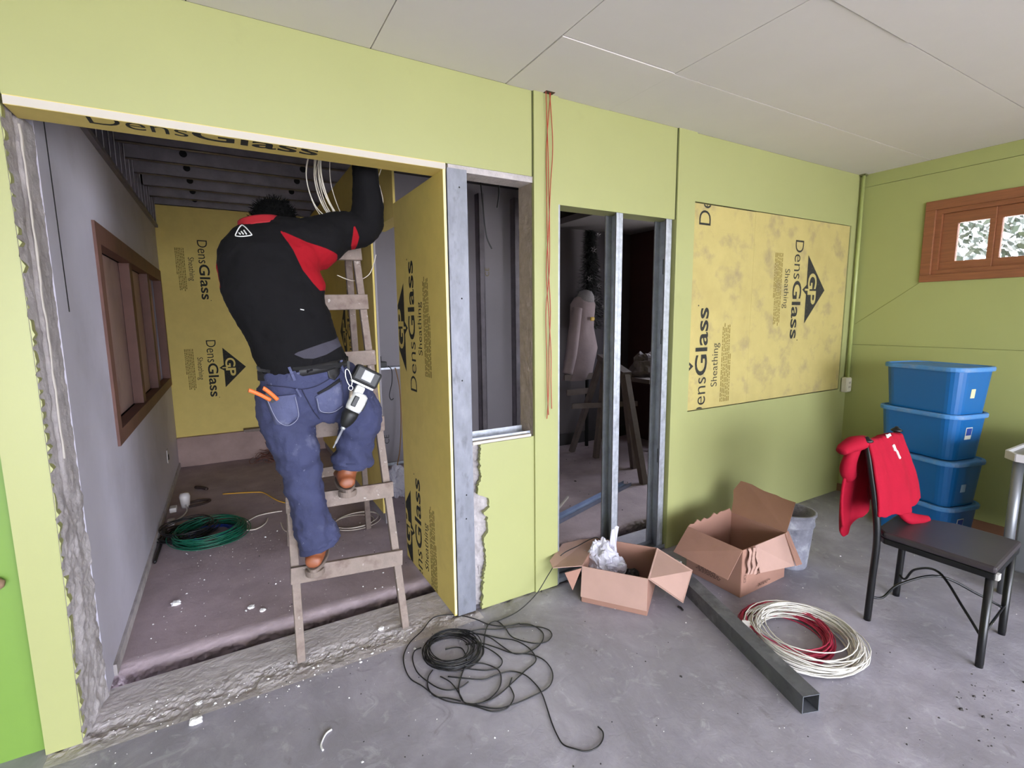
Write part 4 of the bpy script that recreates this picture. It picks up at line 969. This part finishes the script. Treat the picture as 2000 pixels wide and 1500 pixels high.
whitew = M('white_wire', (204, 200, 192), .45)
pinkw = M('crimson_wire', (176, 44, 74), .45)
cr_ = coil('wire_coil', (2.135, -.905, 0), .175, 26, .10, .0028, pinkw, 'crimson wire coil lying under the white coil', 4, .035, 1.0, 0, spread=.008)
cpart(B().bar((1.985, -.815, .030), (2.005, -.795, .034), .034, .045), 'white_tape', M('white_tape', (226, 222, 220), .5), cr_)
cw = coil('wire_coil', (2.150, -.985, .012), .205, 34, .13, .0028, whitew, 'large loose coil of white wire near the steel tube', 9, .045, 1.0, -.6, spread=.022)
# tangle of black cable
pts_px = None
blk = empty('black_cable', (.75, -.25, 0), 'tangled black cable spread on the floor with a tight coil in its middle', 'cable')
q = random.Random(2); b = B(); cc = F((.757, -.218, 0))
for t in range(12):
    r_ = .112*(1+q.uniform(-.16, .12)); ox, oy = q.uniform(-.018, .018), q.uniform(-.018, .018); z = .003+.02*q.random(); ph = q.uniform(0, 6.28)
    b.tube([cc+F((ox+r_*math.cos(2*PI*k/26), oy+r_*math.sin(2*PI*k/26), max(.003, z+.01*math.sin(2*PI*k/26+ph)))) for k in range(26)], .0024, 5, closed=True)
b.obj('windings', rubber, None, smooth=True); w_ = bpy.data.objects['windings.002'] if 'windings.002' in bpy.data.objects else None
for o in list(bpy.data.objects):
    if o.name.startswith('windings') and o.parent is None: o.parent = blk; o.matrix_parent_inverse = blk.matrix_basis.inverted()
def fl2(pts, z0=.003): return [(x, y, z0+.003*math.sin(i*1.7)**2) for i, (x, y) in enumerate(pts)]
LOOPS = [[(1.125, -0.205), (1.059, -0.195), (0.997, -0.141), (0.948, -0.058), (0.886, 0.019), (0.804, 0.053), (0.758, 0.038), (0.700, -0.015), (0.618, -0.074), (0.568, -0.144), (0.548, -0.225), (0.550, -0.295), (0.576, -0.360), (0.603, -0.431), (0.634, -0.487), (0.681, -0.526), (0.716, -0.565), (0.761, -0.617), (0.814, -0.631), (0.862, -0.600), (0.876, -0.562), (0.877, -0.535)],
 [(0.877, -0.535), (0.909, -0.504)],
 [(0.653, -0.130), (0.619, -0.140), (0.594, -0.188), (0.585, -0.273), (0.604, -0.344), (0.630, -0.404), (0.666, -0.437), (0.708, -0.442), (0.746, -0.432)],
 [(0.872, -0.134), (0.943, -0.154), (1.018, -0.193), (1.109, -0.231), (1.175, -0.264), (1.214, -0.316), (1.206, -0.361), (1.159, -0.386), (1.107, -0.370), (1.061, -0.312), (1.039, -0.267), (1.049, -0.189), (1.035, -0.136), (0.994, -0.133), (0.948, -0.185), (0.901, -0.263), (0.872, -0.315), (0.824, -0.343)],
 [(1.122, -0.209), (1.164, -0.246), (1.183, -0.308), (1.162, -0.356), (1.115, -0.390), (1.045, -0.404), (0.993, -0.382), (0.972, -0.315), (0.948, -0.223), (0.899, -0.161), (0.840, -0.132)],
 [(0.838, -0.136), (0.917, -0.178), (0.987, -0.251), (1.038, -0.304), (1.066, -0.371), (1.063, -0.439), (1.041, -0.473), (0.976, -0.496), (0.895, -0.529), (0.823, -0.554), (0.761, -0.563), (0.705, -0.544)],
 [(0.835, -0.214), (0.897, -0.245), (0.945, -0.304), (0.985, -0.373), (1.053, -0.423), (1.081, -0.482), (1.076, -0.548), (1.045, -0.598), (0.998, -0.626), (0.924, -0.629), (0.848, -0.629), (0.781, -0.611), (0.719, -0.560), (0.686, -0.515), (0.694, -0.454), (0.730, -0.393), (0.783, -0.328), (0.803, -0.284), (0.808, -0.233), (0.787, -0.210), (0.742, -0.199)],
 [(0.868, -0.212), (0.909, -0.298), (0.928, -0.359), (0.921, -0.401), (0.888, -0.422), (0.839, -0.411), (0.791, -0.374), (0.754, -0.338)],
 [(0.776, -0.342), (0.830, -0.356), (0.867, -0.392), (0.883, -0.442), (0.866, -0.491), (0.828, -0.533), (0.776, -0.556), (0.727, -0.554), (0.694, -0.534)],
 [(0.687, -0.360), (0.745, -0.411), (0.807, -0.450), (0.874, -0.458), (0.929, -0.470), (0.964, -0.516), (0.974, -0.588), (0.968, -0.640), (0.947, -0.702), (0.923, -0.771), (0.907, -0.826), (0.904, -0.868), (0.923, -0.902), (0.956, -0.931), (0.994, -0.939), (1.031, -0.925), (1.054, -0.901), (1.055, -0.872)],
 [(0.660, -0.343), (0.682, -0.399), (0.689, -0.467), (0.685, -0.518)],
 [(0.646, -0.292), (0.614, -0.325), (0.594, -0.379), (0.601, -0.437), (0.641, -0.469), (0.678, -0.510)]]
for L_ in LOOPS: cpart(B().tube(catmull(fl2(L_), 8), .0025, 6), 'cable_loop', rubber, blk, smooth=True)
cpart(B().tube(catmull([(1.038, -.135, .004), (1.16, -.125, .010), (1.285, -.10, .05), (1.38, -.075, .12), (1.463, -.05, .178), (1.50, -.055, .205), (1.60, -.035, .208), (1.74, -.005, .210), (1.78, -.02, .19), (1.79, -.05, .10)], 8), .0025, 6), 'cable_loop', rubber, blk, smooth=True)
# small bits on the floor
wire('wire_offcut', [(.180, -.468, .003), (.178, -.44, .003), (.20, -.402, .003), (.222, -.392, .003)], .0035, M('white_offcut', (226, 224, 226), .4), 'short white wire offcut on the bare floor below the ladder', k=5)
wire('wire_scrap', [(1.885, -.50, .006), (1.89, -.515, .006), (1.882, -.535, .006)], .005, rubber, 'short black wire scrap at the tip of the box flap', k=5)
def crumbs(name, n, area, mat, seed, smin, smax, label, zf=None):
    q = random.Random(seed); b = B()
    for k in range(n):
        x, y = area(q); s_ = q.uniform(smin, smax)*(1 if q.random() < .9 else 2.2); a = q.uniform(0, 3); h = s_*q.uniform(.3, .7); z = zf(x, y) if zf else 0
        c_, n_ = math.cos(a), math.sin(a)
        base = [F((x+s_*(c_*u-n_*v), y+s_*(n_*u+c_*v), z)) for u, v in ((-.7, -.4), (.5, -.6), (.8, .3), (-.2, .6))]
        tp = [p.lerp(F((x, y, z)), .5)+F((0, 0, h)) for p in base]
        b.add(base+tp, [(4,5,6,7)]+[(i, (i+1) % 4, 4+(i+1) % 4, 4+i) for i in range(4)])
    o = b.obj(name, mat); tag(o, label, 'debris', kind='stuff'); return o
chip_m = M('white_plaster_chips', (222, 220, 220), .85)
dark_m = M('dark_crumbs', (58, 54, 54), .9)
crumbs('plaster_chips', 260, lambda q: (q.uniform(-.45, .75), q.uniform(.5, 1.5)**1.2), chip_m, 1, .0016, .0042, 'white plaster chips scattered over the inner slab')
crumbs('plaster_chips', 240, lambda q: (q.uniform(-.5, 1.0), q.gauss(-.01, .07)), chip_m, 2, .0016, .0042, 'white plaster chips scattered along the chipped sill')
crumbs('plaster_chips', 150, lambda q: (q.uniform(.2, 3.6), q.uniform(-1.7, -.15)), chip_m, 5, .0014, .0036, 'white plaster chips scattered over the front floor')
crumbs('dark_crumbs', 130, lambda q: (q.uniform(.0, 3.8), q.uniform(-1.75, .1)), dark_m, 6, .002, .005, 'dark crumbs scattered over the front floor')
crumbs('dark_crumbs', 60, lambda q: (2.35+q.gauss(0, .22), -1.55+q.gauss(0, .08)), dark_m, 7, .002, .006, 'dark crumbs gathered near the front leg of the chair')
crumbs('dark_crumbs', 150, lambda q: (q.uniform(.0, 3.6), q.uniform(.5, 3.2)), dark_m, 8, .003, .008, 'dark crumbs scattered over the inner slab')
for k, (x, y, s_) in enumerate(((-.335, .86, .022), (.005, .62, .016), (.055, .56, .014), (-.205, -.10, .022), (-.20, .0, .012), (.535, .10, .014))):
    o = crumple('plaster_lump', (x, y, s_*.35), s_, s_*.8, s_*.45, 30+k, chip_m, .6, 12, 8)
    tag(o, ['largest pale plaster lump near the grey wall', 'pale plaster lump on the slab left of the ladder', 'small pale plaster lump nearest the ladder on the slab', 'flat white plaster lump on the front floor beside the sill', 'narrow plaster lump on the sill left of the ladder', 'greenish plaster lump at the foot of the right ladder rail'][k], 'rubble', 'plaster lumps')

# ------------------------------------------------------------------ chair with the red jacket
blkm = M('black_gloss_metal', (20, 20, 22), .3, .2)
seatm = M('dark_vinyl_seat', (52, 46, 50), .38, var=.08, vs=6)
chr_ = empty('chair', (2.79, -1.22, 0), 'black metal chair with a red garment on its back', 'chair')
FL, FR, BL, BR = F((2.628, -1.442, 0)), F((2.994, -1.410, 0)), F((2.590, -1.040, 0)), F((2.953, -1.010, 0))
SZ = .425
for p in (FL, FR): cpart(B().tube([p, p+F((0, 0, .02)), p+F((.0, .0, SZ-.01))], [.013, .0145, .0145], 12), 'leg', blkm, chr_, smooth=True)
for p in (BL, BR):
    o = cpart(B().tube(catmull([p, p+F((.002, -.005, .22)), p+F((.004, -.008, .42)), p+F((.0, .012, .60)), p+F((-.012, .062, .875))], 6), .0155, 12), 'leg', blkm, chr_, smooth=True)
    t = p+F((-.012, .062, .875)); B().lathe([(0, -.004), (.024, -.002), (.027, .004), (.020, .010), (.010, .016), (.007, .022), (0, .024)], 16, t).obj('finial', blkm, o, smooth=True)
# seat pad, squared at the front and rounded behind
out = [FL+F((-.022, -.022, 0)), FR+F((.022, -.022, 0)), FR+F((.024, .20, 0)), BR+F((-.012, -.03, 0)), BR+F((-.05, .012, 0)), BL+F((.05, .012, 0)), BL+F((.012, -.03, 0)), FL+F((-.024, .20, 0))]
cpart(B().prism([p+F((0, 0, SZ)) for p in out], (0, 0, .030)), 'seat', seatm, chr_, bevel=.010)
cpart(B().prism([p*.985+F((2.79, -1.22, 0))*.015+F((0, 0, SZ-.028)) for p in out], (0, 0, .027)), 'seat_frame', blkm, chr_, bevel=.004)
bt = BL+F((-.004, .045, .80)); br = BR+F((-.004, .045, .80))
cpart(B().tube([bt, br], .011, 10), 'back_rail', blkm, chr_, smooth=True)
cpart(B().tube([BL+F((.002, .014, .58)), BR+F((.002, .014, .58))], .009, 10), 'back_rail', blkm, chr_, smooth=True)
# curved crossing stretchers
def stretch(p, q, up): 
    m = (p+q)/2
    return catmull([p, p+(q-p)*.10+F((0, 0, -.004)), p+(q-p)*.22+F((0, 0, up*.55)), m+F((0, 0, up)), p+(q-p)*.80+F((0, 0, up*.45)), q], 8)
cpart(B().tube(stretch(BL+F((0, 0, .125)), FR+F((0, 0, .125)), .13), .0055, 8), 'stretcher', blkm, chr_, smooth=True)
cpart(B().tube(stretch(BR+F((0, 0, .125)), FL+F((0, 0, .125)), .15), .0055, 8), 'stretcher', blkm, chr_, smooth=True)
cpart(B().tube([FL+F((0, 0, .145)), FR+F((0, 0, .145))], .005, 8), 'stretcher', blkm, chr_, smooth=True)
cpart(B().box((FL.x-.004, FL.y-.026, SZ-.03), (FL.x+.022, FL.y-.0155, SZ-.004)), 'worn_patch', M('white_patch', (206, 202, 200), .6), chr_)
# red jacket draped over the back rail
redf = M('crimson_fleece', (150, 9, 38), .85, var=.08, vs=6, bump=.15, bs=90, spec=.2)
gj = empty('red_jacket', (2.78, -.98, .85), 'crimson fleece garment draped over the chair back', 'garment')
def drape(u, v):
    """u across the rail, v from the rear hem over the rail to the front hem"""
    q = v*2-1; fold = .016*math.sin(u*7.5+q*1.2)+.009*math.sin(u*17+1+q*2)
    if q < 0:    # behind the chair
        t = -q; hem = .47+.03*math.sin(u*5)-.16*max(0, u-.35); hem -= .05*max(0, .25-u)*4
        x = 2.560+.335*u-.035*t*(1-u)-.06*t*u; z = .868-hem*t; y = -.945+.045*math.sin(t*2.2)+fold*t
    else:        # falling onto the seat
        t = q; hem = .355-.03*abs(u-.4)
        x = 2.565+.33*u+.012*t+.105*t*u*math.sin(min(1, t*1.3)*PI/2); z = .868-hem*t; y = -.988-.080*math.sin(t*1.5)+fold*t*1.1
    z += .016*math.cos(q*3)*(1-abs(q)) + .012*fbm((u*3, v*3, 0), 2)-.02*max(0, u-.75)*(1-abs(q))
    return F((x, y, z))
o = cpart(B().grid(drape, 36, 54), 'cloth', redf, gj, smooth=True, solid=.014); o.modifiers.new('sub', 'SUBSURF').render_levels = 1
sl_ = limb([(2.60, -.955, .865), (2.54, -.945, .862), (2.485, -.935, .848), (2.455, -.93, .832)], [.042, .046, .036, .026], 14, .75)
cpart(B().loft(sl_), 'sleeve', redf, gj, smooth=True)
cpart(B().loft(limb([(2.56, -.945, .84), (2.545, -.93, .79), (2.56, -.915, .73), (2.60, -.91, .68)], [.030, .040, .044, .036], 14, .7)), 'sleeve', redf, gj, smooth=True)
cpart(B().loft(limb([(2.79, -1.05, .53), (2.82, -1.075, .485), (2.88, -1.10, .470), (2.945, -1.115, .464)], [.035, .034, .024, .014], 14, .6)), 'sleeve_cuff', redf, gj, smooth=True)
for (u0, v0, du, dv) in ((.46, .505, .12, .018), (.52, .575, .075, .035), (.575, .60, .06, .055)):
    b = B(); n = 5
    b.add([drape(u0+du*i/n, v0+dv*j/n)+F((0, -.006, .010)) for j in range(n+1) for i in range(n+1)], [(j*(n+1)+i, j*(n+1)+i+1, (j+1)*(n+1)+i+1, (j+1)*(n+1)+i) for j in range(n) for i in range(n)])
    cpart(b, 'white_print', M('white_patch', (206, 202, 200), .6), gj, solid=.004)

# ------------------------------------------------------------------ stack of blue bins
blue = M('blue_plastic', (12, 90, 154), .38, var=.03, vs=3)
rimm = M('dusty_blue_rim', (70, 128, 188), .6, var=.08, vs=12, dirt=[((130, 140, 156), 14, .52, .7, .5)])
def rrect(l, w, r, z, n=6):
    out = []
    for cx, cy, a0 in ((l/2-r, w/2-r, 0), (-l/2+r, w/2-r, PI/2), (-l/2+r, -w/2+r, PI), (l/2-r, -w/2+r, 1.5*PI)):
        for k in range(n+1): a = a0+PI/2*k/n; out.append(F((cx+r*math.cos(a), cy+r*math.sin(a), z)))
    return out
def bin_parts(root):
    B().loft([rrect(l, w, r, z) for l, w, r, z in ((.425, .275, .06, .0), (.43, .28, .065, .012), (.468, .318, .075, .262), (.472, .322, .075, .266))]).obj('tub', blue, root, smooth=False)
    B().loft([rrect(l, w, r, z) for l, w, r, z in ((.472, .322, .075, .258), (.494, .344, .085, .260), (.498, .348, .088, .268), (.498, .348, .088, .280), (.490, .340, .085, .286), (.462, .312, .075, .287), (.452, .302, .07, .280))]).obj('lid', rimm, root, smooth=False)
ang = math.radians(-75+0)
stick = M('white_sticker', (206, 206, 196), .6)
labs = ['top blue storage bin of the stack, with a torn yellowish sticker', 'second blue storage bin from the top of the stack', 'third blue storage bin from the top, behind the red garment', 'bottom blue storage bin of the stack, standing on the floor']
for k in range(4):
    z = .2875*(3-k); jit = (.0, .012, -.006, .0)[k]
    r_ = empty('storage_bin', (3.93+jit, -.745+jit, z), labs[k], 'bin', 'stack of blue bins', rz=math.radians(-104)+(0, .02, -.02, .01)[k])
    bin_parts(r_)
    # sticker on the near end (local +x end)
    xe = .474+.0
    def st(x0, y0, z0, w, h, mat, name, lift=.0015):
        f = lambda zz: (.43+(.468-.43)*((zz-.012)/.25))/2
        B().add([F((f(zz)+lift, yy, zz)) for zz in (z0, z0+h) for yy in (y0, y0+w)], [(0, 1, 3, 2)]).obj(name, mat, r_, solid=.001)
    if k == 0: st(0, -.045, .10, .035, .055, M('yellowed_sticker', (214, 206, 160), .7), 'sticker')
    elif k in (1, 3): st(0, -.05, .13, .055, .075, stick, 'sticker'); st(0, -.045, .155, .045, .045, M('sticker_blue', (30, 60, 140), .6), 'sticker_print', .003)
    else: st(0, -.04, .09, .04, .05, M('pale_blue_sticker', (150, 180, 206), .6), 'sticker')

# ------------------------------------------------------------------ steel table at the right edge
tt = empty('steel_table', (3.75, -1.5, 0), 'grey steel table with a white raised rim at the right edge', 'table')
TX, TY, TZ = 3.40, -1.235, .735
oc = [F((TX, TY-.05, TZ)), F((TX+.05, TY, TZ)), F((TX+.75, TY, TZ)), F((TX+.75, TY-.62, TZ)), F((TX, TY-.62, TZ))]
wt = M('white_enamel', (196, 194, 198), .35)
cpart(B().prism(oc, (0, 0, .012)), 'top', M('grey_tray', (126, 122, 122), .4, .3), tt)
b = B()
for p, q in zip(oc, oc[1:]+oc[:1]): b.bar(p+F((0, 0, .010)), q+F((0, 0, .010)), .012, .040)
cpart(b, 'rim', wt, tt)
brushed = M('brushed_steel', (122, 124, 128), .4, .6, var=.05, vs=4)
for x, y in ((TX+.05, TY-.05), (TX+.70, TY-.05), (TX+.05, TY-.57), (TX+.70, TY-.57)): cpart(B().tube([(x, y, 0), (x, y, TZ)], .022, 16), 'leg', brushed, tt, smooth=True)
cpart(B().box((TX+.10, TY-.56, .12), (TX+.70, TY-.06, TZ-.02)), 'cabinet', brushed, tt, bevel=.01)
o = B().box((TX+.10, TY-.25, TZ+.0125), (TX+.28, TY-.10, TZ+.020)).obj('paper_sheet', M('grey_paper', (190, 186, 184), .8)); tag(o, 'folded grey paper lying on the steel table', 'paper')
# plank end at the left edge of the view
o = B().tube([(-.80, .012, .636), (-.72, .012, .636), (-.695, .012, .635), (-.684, .012, .633)], [.022, .022, .019, .010], 14).obj('wall_bracket', M('weathered_plank', (140, 112, 90), .8, var=.15), smooth=True); tag(o, 'rounded wooden peg end on the deep green wall', 'bracket')

# ------------------------------------------------------------------ inside the big opening
grn = M('green_wire', (18, 92, 70), .45); bluw = M('blue_wire', (30, 50, 130), .45)
coil('wire_coil', (-.205, 1.745, 0), .20, 24, .14, .0030, grn, 'green wire coil on the inner slab', 12, .05, 1.0, 0, spread=.02)
coil('wire_coil', (-.185, 1.73, .0), .125, 6, .14, .0030, bluw, 'blue wire loops inside the green coil', 14, .03, 1.0, 0, spread=.01)
coil('wire_coil', (-.33, 1.84, .0), .15, 16, .15, .0035, rubber, 'black wire coil between green coil and grey wall', 15, .05, 1.0, 0, spread=.02)
ps_ = empty('extension_socket', (-.44, 2.3, 0), 'white extension sockets with a plug at the foot of the grey wall', 'socket')
whitep = M('white_plastic', (196, 190, 188), .45)
cpart(B().box((-.470, 2.02, .02), (-.425, 2.09, .055)), 'socket', whitep, ps_, bevel=.006); cpart(B().box((-.475, 2.28, .03), (-.43, 2.36, .065)), 'socket', whitep, ps_, bevel=.006)
cpart(B().lathe([(0, .12), (.03, .115), (.038, .09), (.034, .05), (.03, .02), (.028, 0), (0, 0)], 14, (-.385, 2.46, .0)), 'plug_ball', whitep, ps_, smooth=True)
cpart(B().tube(catmull([(-.385, 2.44, .03), (-.37, 2.36, .01), (-.385, 2.25, .008), (-.42, 2.16, .012), (-.44, 2.09, .03)], 6), .006, 6), 'cable', whitep, ps_, smooth=True)
wire('black_hose', [(-.485, 1.45, .012), (-.48, 1.7, .012), (-.475, 2.0, .012)], .010, rubber, 'black rubber hose along the foot of the grey wall', cat='hose')
wire('dark_cable', [(-.39, 2.52, .01), (-.30, 2.56, .008), (-.22, 2.52, .008), (-.26, 2.46, .008), (-.36, 2.43, .01)], .009, M('dark_brown_cable', (60, 44, 40), .6), 'dark brown cable loop beside the white plug', cat='cable')
wire('dark_cable', [(-.34, 2.95, .01), (-.29, 2.90, .012), (-.25, 2.84, .01)], .014, M('dark_brown_cable', (60, 44, 40), .6), 'short dark brown cable end further along the grey wall', cat='cable')
yw = M('yellow_wire', (206, 158, 60), .45)
wire('yellow_wire', [(-.13, 2.637, .005), (.02, 2.58, .005), (.13, 2.53, .005), (.18, 2.47, .005), (.26, 2.22, .005), (.34, 2.10, .005), (.45, 2.05, .005)], .005, yw, 'yellow wire lying across the inner slab')
wire('pale_wire', [(.02, 1.86, .004), (.10, 1.95, .004), (.20, 1.965, .004), (.27, 1.955, .004)], .004, pale, 'pale wire offcut on the slab left of the raised leg')
wire('pale_wire', [(.02, 1.70, .004), (.08, 1.69, .004), (.14, 1.76, .004), (.165, 1.86, .004)], .004, pale, 'hooked pale wire offcut left of the standing leg')
wire('pale_wire', [(.24, 1.72, .004), (.25, 1.56, .004), (.30, 1.47, .004)], .004, pale, 'thin pale wire offcut close to the left ladder rail')
coil('wire_coil', (.72, 1.46, 0), .135, 3, .12, .0028, pale, 'thin pale wire loop under the ladder between its legs', 17, .01, 1.15, .2, spread=.012)
# old wire and rubble heap by the back wall
heap = empty('wire_heap', (.42, 3.5, 0), 'heap of rusty wire scraps against the back wall', 'wire'); q = random.Random(8); b = B()
for k in range(60):
    p = F((.38+q.gauss(0, .11), 3.55+q.gauss(0, .10), .01+.10*abs(q.gauss(0, .6)))); a = q.uniform(0, 6.28); r_ = q.uniform(.05, .13)
    b.tube([p+F((r_*math.cos(a+t), r_*.7*math.sin(a+t), .02*math.sin(t*2+k))) for t in [i*.35 for i in range(8)]], .003, 4, cap=False)
o = cpart(b, 'scraps', M('rusty_wire', (112, 72, 62), .7), heap); o['kind'] = 'stuff'
o = B().box((.08, IB-.12, .306), (.36, IB-.035, .335)).obj('wood_offcut', wood_o, bevel=.004); tag(o, 'short wood offcut resting on the footing ledge', 'wood')
ol2 = empty('wall_outlet', (GX, 2.9, .33), 'small white socket on the grey plaster wall', 'outlet')
cpart(B().box((GX, 2.86, .28), (GX+.006, 2.95, .39)), 'plate', whitep, ol2, bevel=.002); cpart(B().box((GX+.006, 2.88, .30), (GX+.009, 2.925, .345)), 'socket', black, ol2)
o = crumple('plastic_bottle_bag', (1.14, 1.78, .12), .085, .08, .12, 41, film, .4, 40, 26); tag(o, 'clear plastic bag of bottles beside the ladder foot', 'bag')
o.location.z = .02

# ------------------------------------------------------------------ store room behind the doorway
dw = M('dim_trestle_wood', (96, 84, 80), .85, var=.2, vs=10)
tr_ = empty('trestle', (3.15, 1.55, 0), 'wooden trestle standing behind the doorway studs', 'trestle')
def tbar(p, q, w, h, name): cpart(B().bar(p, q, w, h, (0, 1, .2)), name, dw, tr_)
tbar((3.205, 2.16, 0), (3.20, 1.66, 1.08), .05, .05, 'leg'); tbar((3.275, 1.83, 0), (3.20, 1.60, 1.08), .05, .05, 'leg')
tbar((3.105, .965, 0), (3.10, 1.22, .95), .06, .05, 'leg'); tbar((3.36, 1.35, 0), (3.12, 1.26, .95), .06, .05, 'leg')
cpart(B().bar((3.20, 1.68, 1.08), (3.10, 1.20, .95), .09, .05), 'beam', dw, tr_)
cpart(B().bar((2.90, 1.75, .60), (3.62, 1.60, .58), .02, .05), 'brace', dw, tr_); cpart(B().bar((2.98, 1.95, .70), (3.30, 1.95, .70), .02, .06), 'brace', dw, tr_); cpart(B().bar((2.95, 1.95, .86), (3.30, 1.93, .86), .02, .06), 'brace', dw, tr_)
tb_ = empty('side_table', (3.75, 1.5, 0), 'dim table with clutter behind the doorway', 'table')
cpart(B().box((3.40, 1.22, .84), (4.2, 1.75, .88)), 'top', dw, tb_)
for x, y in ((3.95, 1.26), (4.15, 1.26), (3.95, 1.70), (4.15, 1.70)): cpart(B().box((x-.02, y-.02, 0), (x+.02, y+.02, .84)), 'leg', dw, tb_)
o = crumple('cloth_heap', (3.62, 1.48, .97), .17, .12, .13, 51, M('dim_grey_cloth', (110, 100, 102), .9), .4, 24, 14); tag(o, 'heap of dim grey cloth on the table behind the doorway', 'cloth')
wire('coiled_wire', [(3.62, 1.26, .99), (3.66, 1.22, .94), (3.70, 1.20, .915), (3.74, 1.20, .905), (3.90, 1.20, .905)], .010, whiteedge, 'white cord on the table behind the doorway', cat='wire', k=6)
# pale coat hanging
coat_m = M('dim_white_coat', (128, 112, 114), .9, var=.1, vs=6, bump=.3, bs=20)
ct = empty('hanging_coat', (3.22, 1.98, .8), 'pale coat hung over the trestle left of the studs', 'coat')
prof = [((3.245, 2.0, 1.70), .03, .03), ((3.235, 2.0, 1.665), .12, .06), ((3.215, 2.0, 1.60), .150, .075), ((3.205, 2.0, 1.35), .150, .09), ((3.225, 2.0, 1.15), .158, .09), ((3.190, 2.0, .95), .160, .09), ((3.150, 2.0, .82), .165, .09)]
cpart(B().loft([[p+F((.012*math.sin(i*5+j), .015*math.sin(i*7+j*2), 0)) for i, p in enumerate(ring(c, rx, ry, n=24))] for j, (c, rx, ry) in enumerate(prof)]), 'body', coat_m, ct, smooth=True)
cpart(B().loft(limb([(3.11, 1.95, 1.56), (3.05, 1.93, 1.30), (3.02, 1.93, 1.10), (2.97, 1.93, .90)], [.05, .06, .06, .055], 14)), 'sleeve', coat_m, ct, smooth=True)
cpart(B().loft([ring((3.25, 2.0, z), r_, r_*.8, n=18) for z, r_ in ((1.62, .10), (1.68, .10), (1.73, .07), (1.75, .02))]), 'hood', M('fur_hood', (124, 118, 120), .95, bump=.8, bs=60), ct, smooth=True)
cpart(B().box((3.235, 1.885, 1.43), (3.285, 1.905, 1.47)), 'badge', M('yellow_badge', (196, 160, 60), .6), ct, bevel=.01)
# dark artificial tree with silver ornaments
ft = empty('ornament_tree', (3.50, 2.30, 0), 'dark artificial tree with silver ornaments in the dim store room', 'tree')
q = random.Random(6); b = B()
for k in range(5000):
    z = q.uniform(1.35, 2.40); rad = .05+.26*(2.45-z)/1.1; a = q.uniform(0, 6.28); c_ = F((3.50+rad*.75*math.cos(a)*q.uniform(.3, 1), 2.25+rad*.4*math.sin(a)*q.uniform(.3, 1), z))
    dd = F((math.cos(a), math.sin(a)*.6, q.uniform(-.6, .3))).normalized()*q.uniform(.03, .07); sdv = dd.cross(F((0, 0, 1))).normalized()*.008
    b.add([c_-sdv, c_+dd, c_+sdv], [(0, 1, 2)])
o = cpart(b, 'needles', M('black_green_needles', (14, 18, 14), .9), ft); o['kind'] = 'stuff'
cpart(B().tube([(3.50, 2.27, 0), (3.50, 2.27, 2.40)], .02, 8), 'trunk', black, ft)
silv = M('silver_ornament', (110, 106, 108), .4, .4)
for k, (x, z) in enumerate(((3.485, 2.33), (3.42, 2.17), (3.505, 1.97), (3.37, 1.87), (3.50, 1.80), (3.39, 1.73), (3.47, 1.66), (3.56, 1.58))):
    b = B(); rr_ = .018+.009*math.sin(k*2.3)
    for i in range(6): b.tube([F((x+rr_*.5*math.cos(i*1.05+k), 2.09, z+rr_*.5*math.sin(i*1.05+k))), F((x+rr_*1.6*math.cos(i*1.05+k+.4), 2.08, z+rr_*1.6*math.sin(i*1.05+k+.4)))], [.006, .002], 4)
    cpart(b, 'ornament', silv, ft)

# ------------------------------------------------------------------ tree outside the right window
tw = empty('garden_tree', (7.6, -1.2, -.31), 'bright leafy tree seen through the high wooden window', 'tree')
q = random.Random(4); b = B(); lf = []
for k in range(15000):
    c_ = F((7.6+q.gauss(0, .75), -1.0+q.gauss(0, 1.5), 3.1+q.gauss(0, .95)))
    n_ = F((q.uniform(-1, 1), q.uniform(-1, 1), q.uniform(-.6, 1))).normalized(); t_ = n_.orthogonal().normalized()*q.uniform(.04, .075); s2 = n_.cross(t_).normalized()*q.uniform(.018, .032)
    b.add([c_-t_, c_+s2, c_+t_, c_-s2], [(0, 1, 2, 3)])
o = cpart(b, 'leaves', M('dark_green_leaves', (34, 42, 26), .45, var=.3, vs=3), tw); o['kind'] = 'stuff'  # dark green leaf colour, tone varied by noise
cpart(B().tube([(7.7, -1.2, -.31), (7.65, -1.15, 1.4), (7.6, -1.1, 3.4)], [.14, .11, .05], 10), 'trunk', wood_o, tw, smooth=True)
for k in range(7):
    a = k*.9; cpart(B().tube([(7.62, -1.12, 1.6+.22*k), (7.6+.6*math.cos(a), -1.1+.9*math.sin(a), 2.2+.25*k)], [.04, .012], 6), 'branch', wood_o, tw)
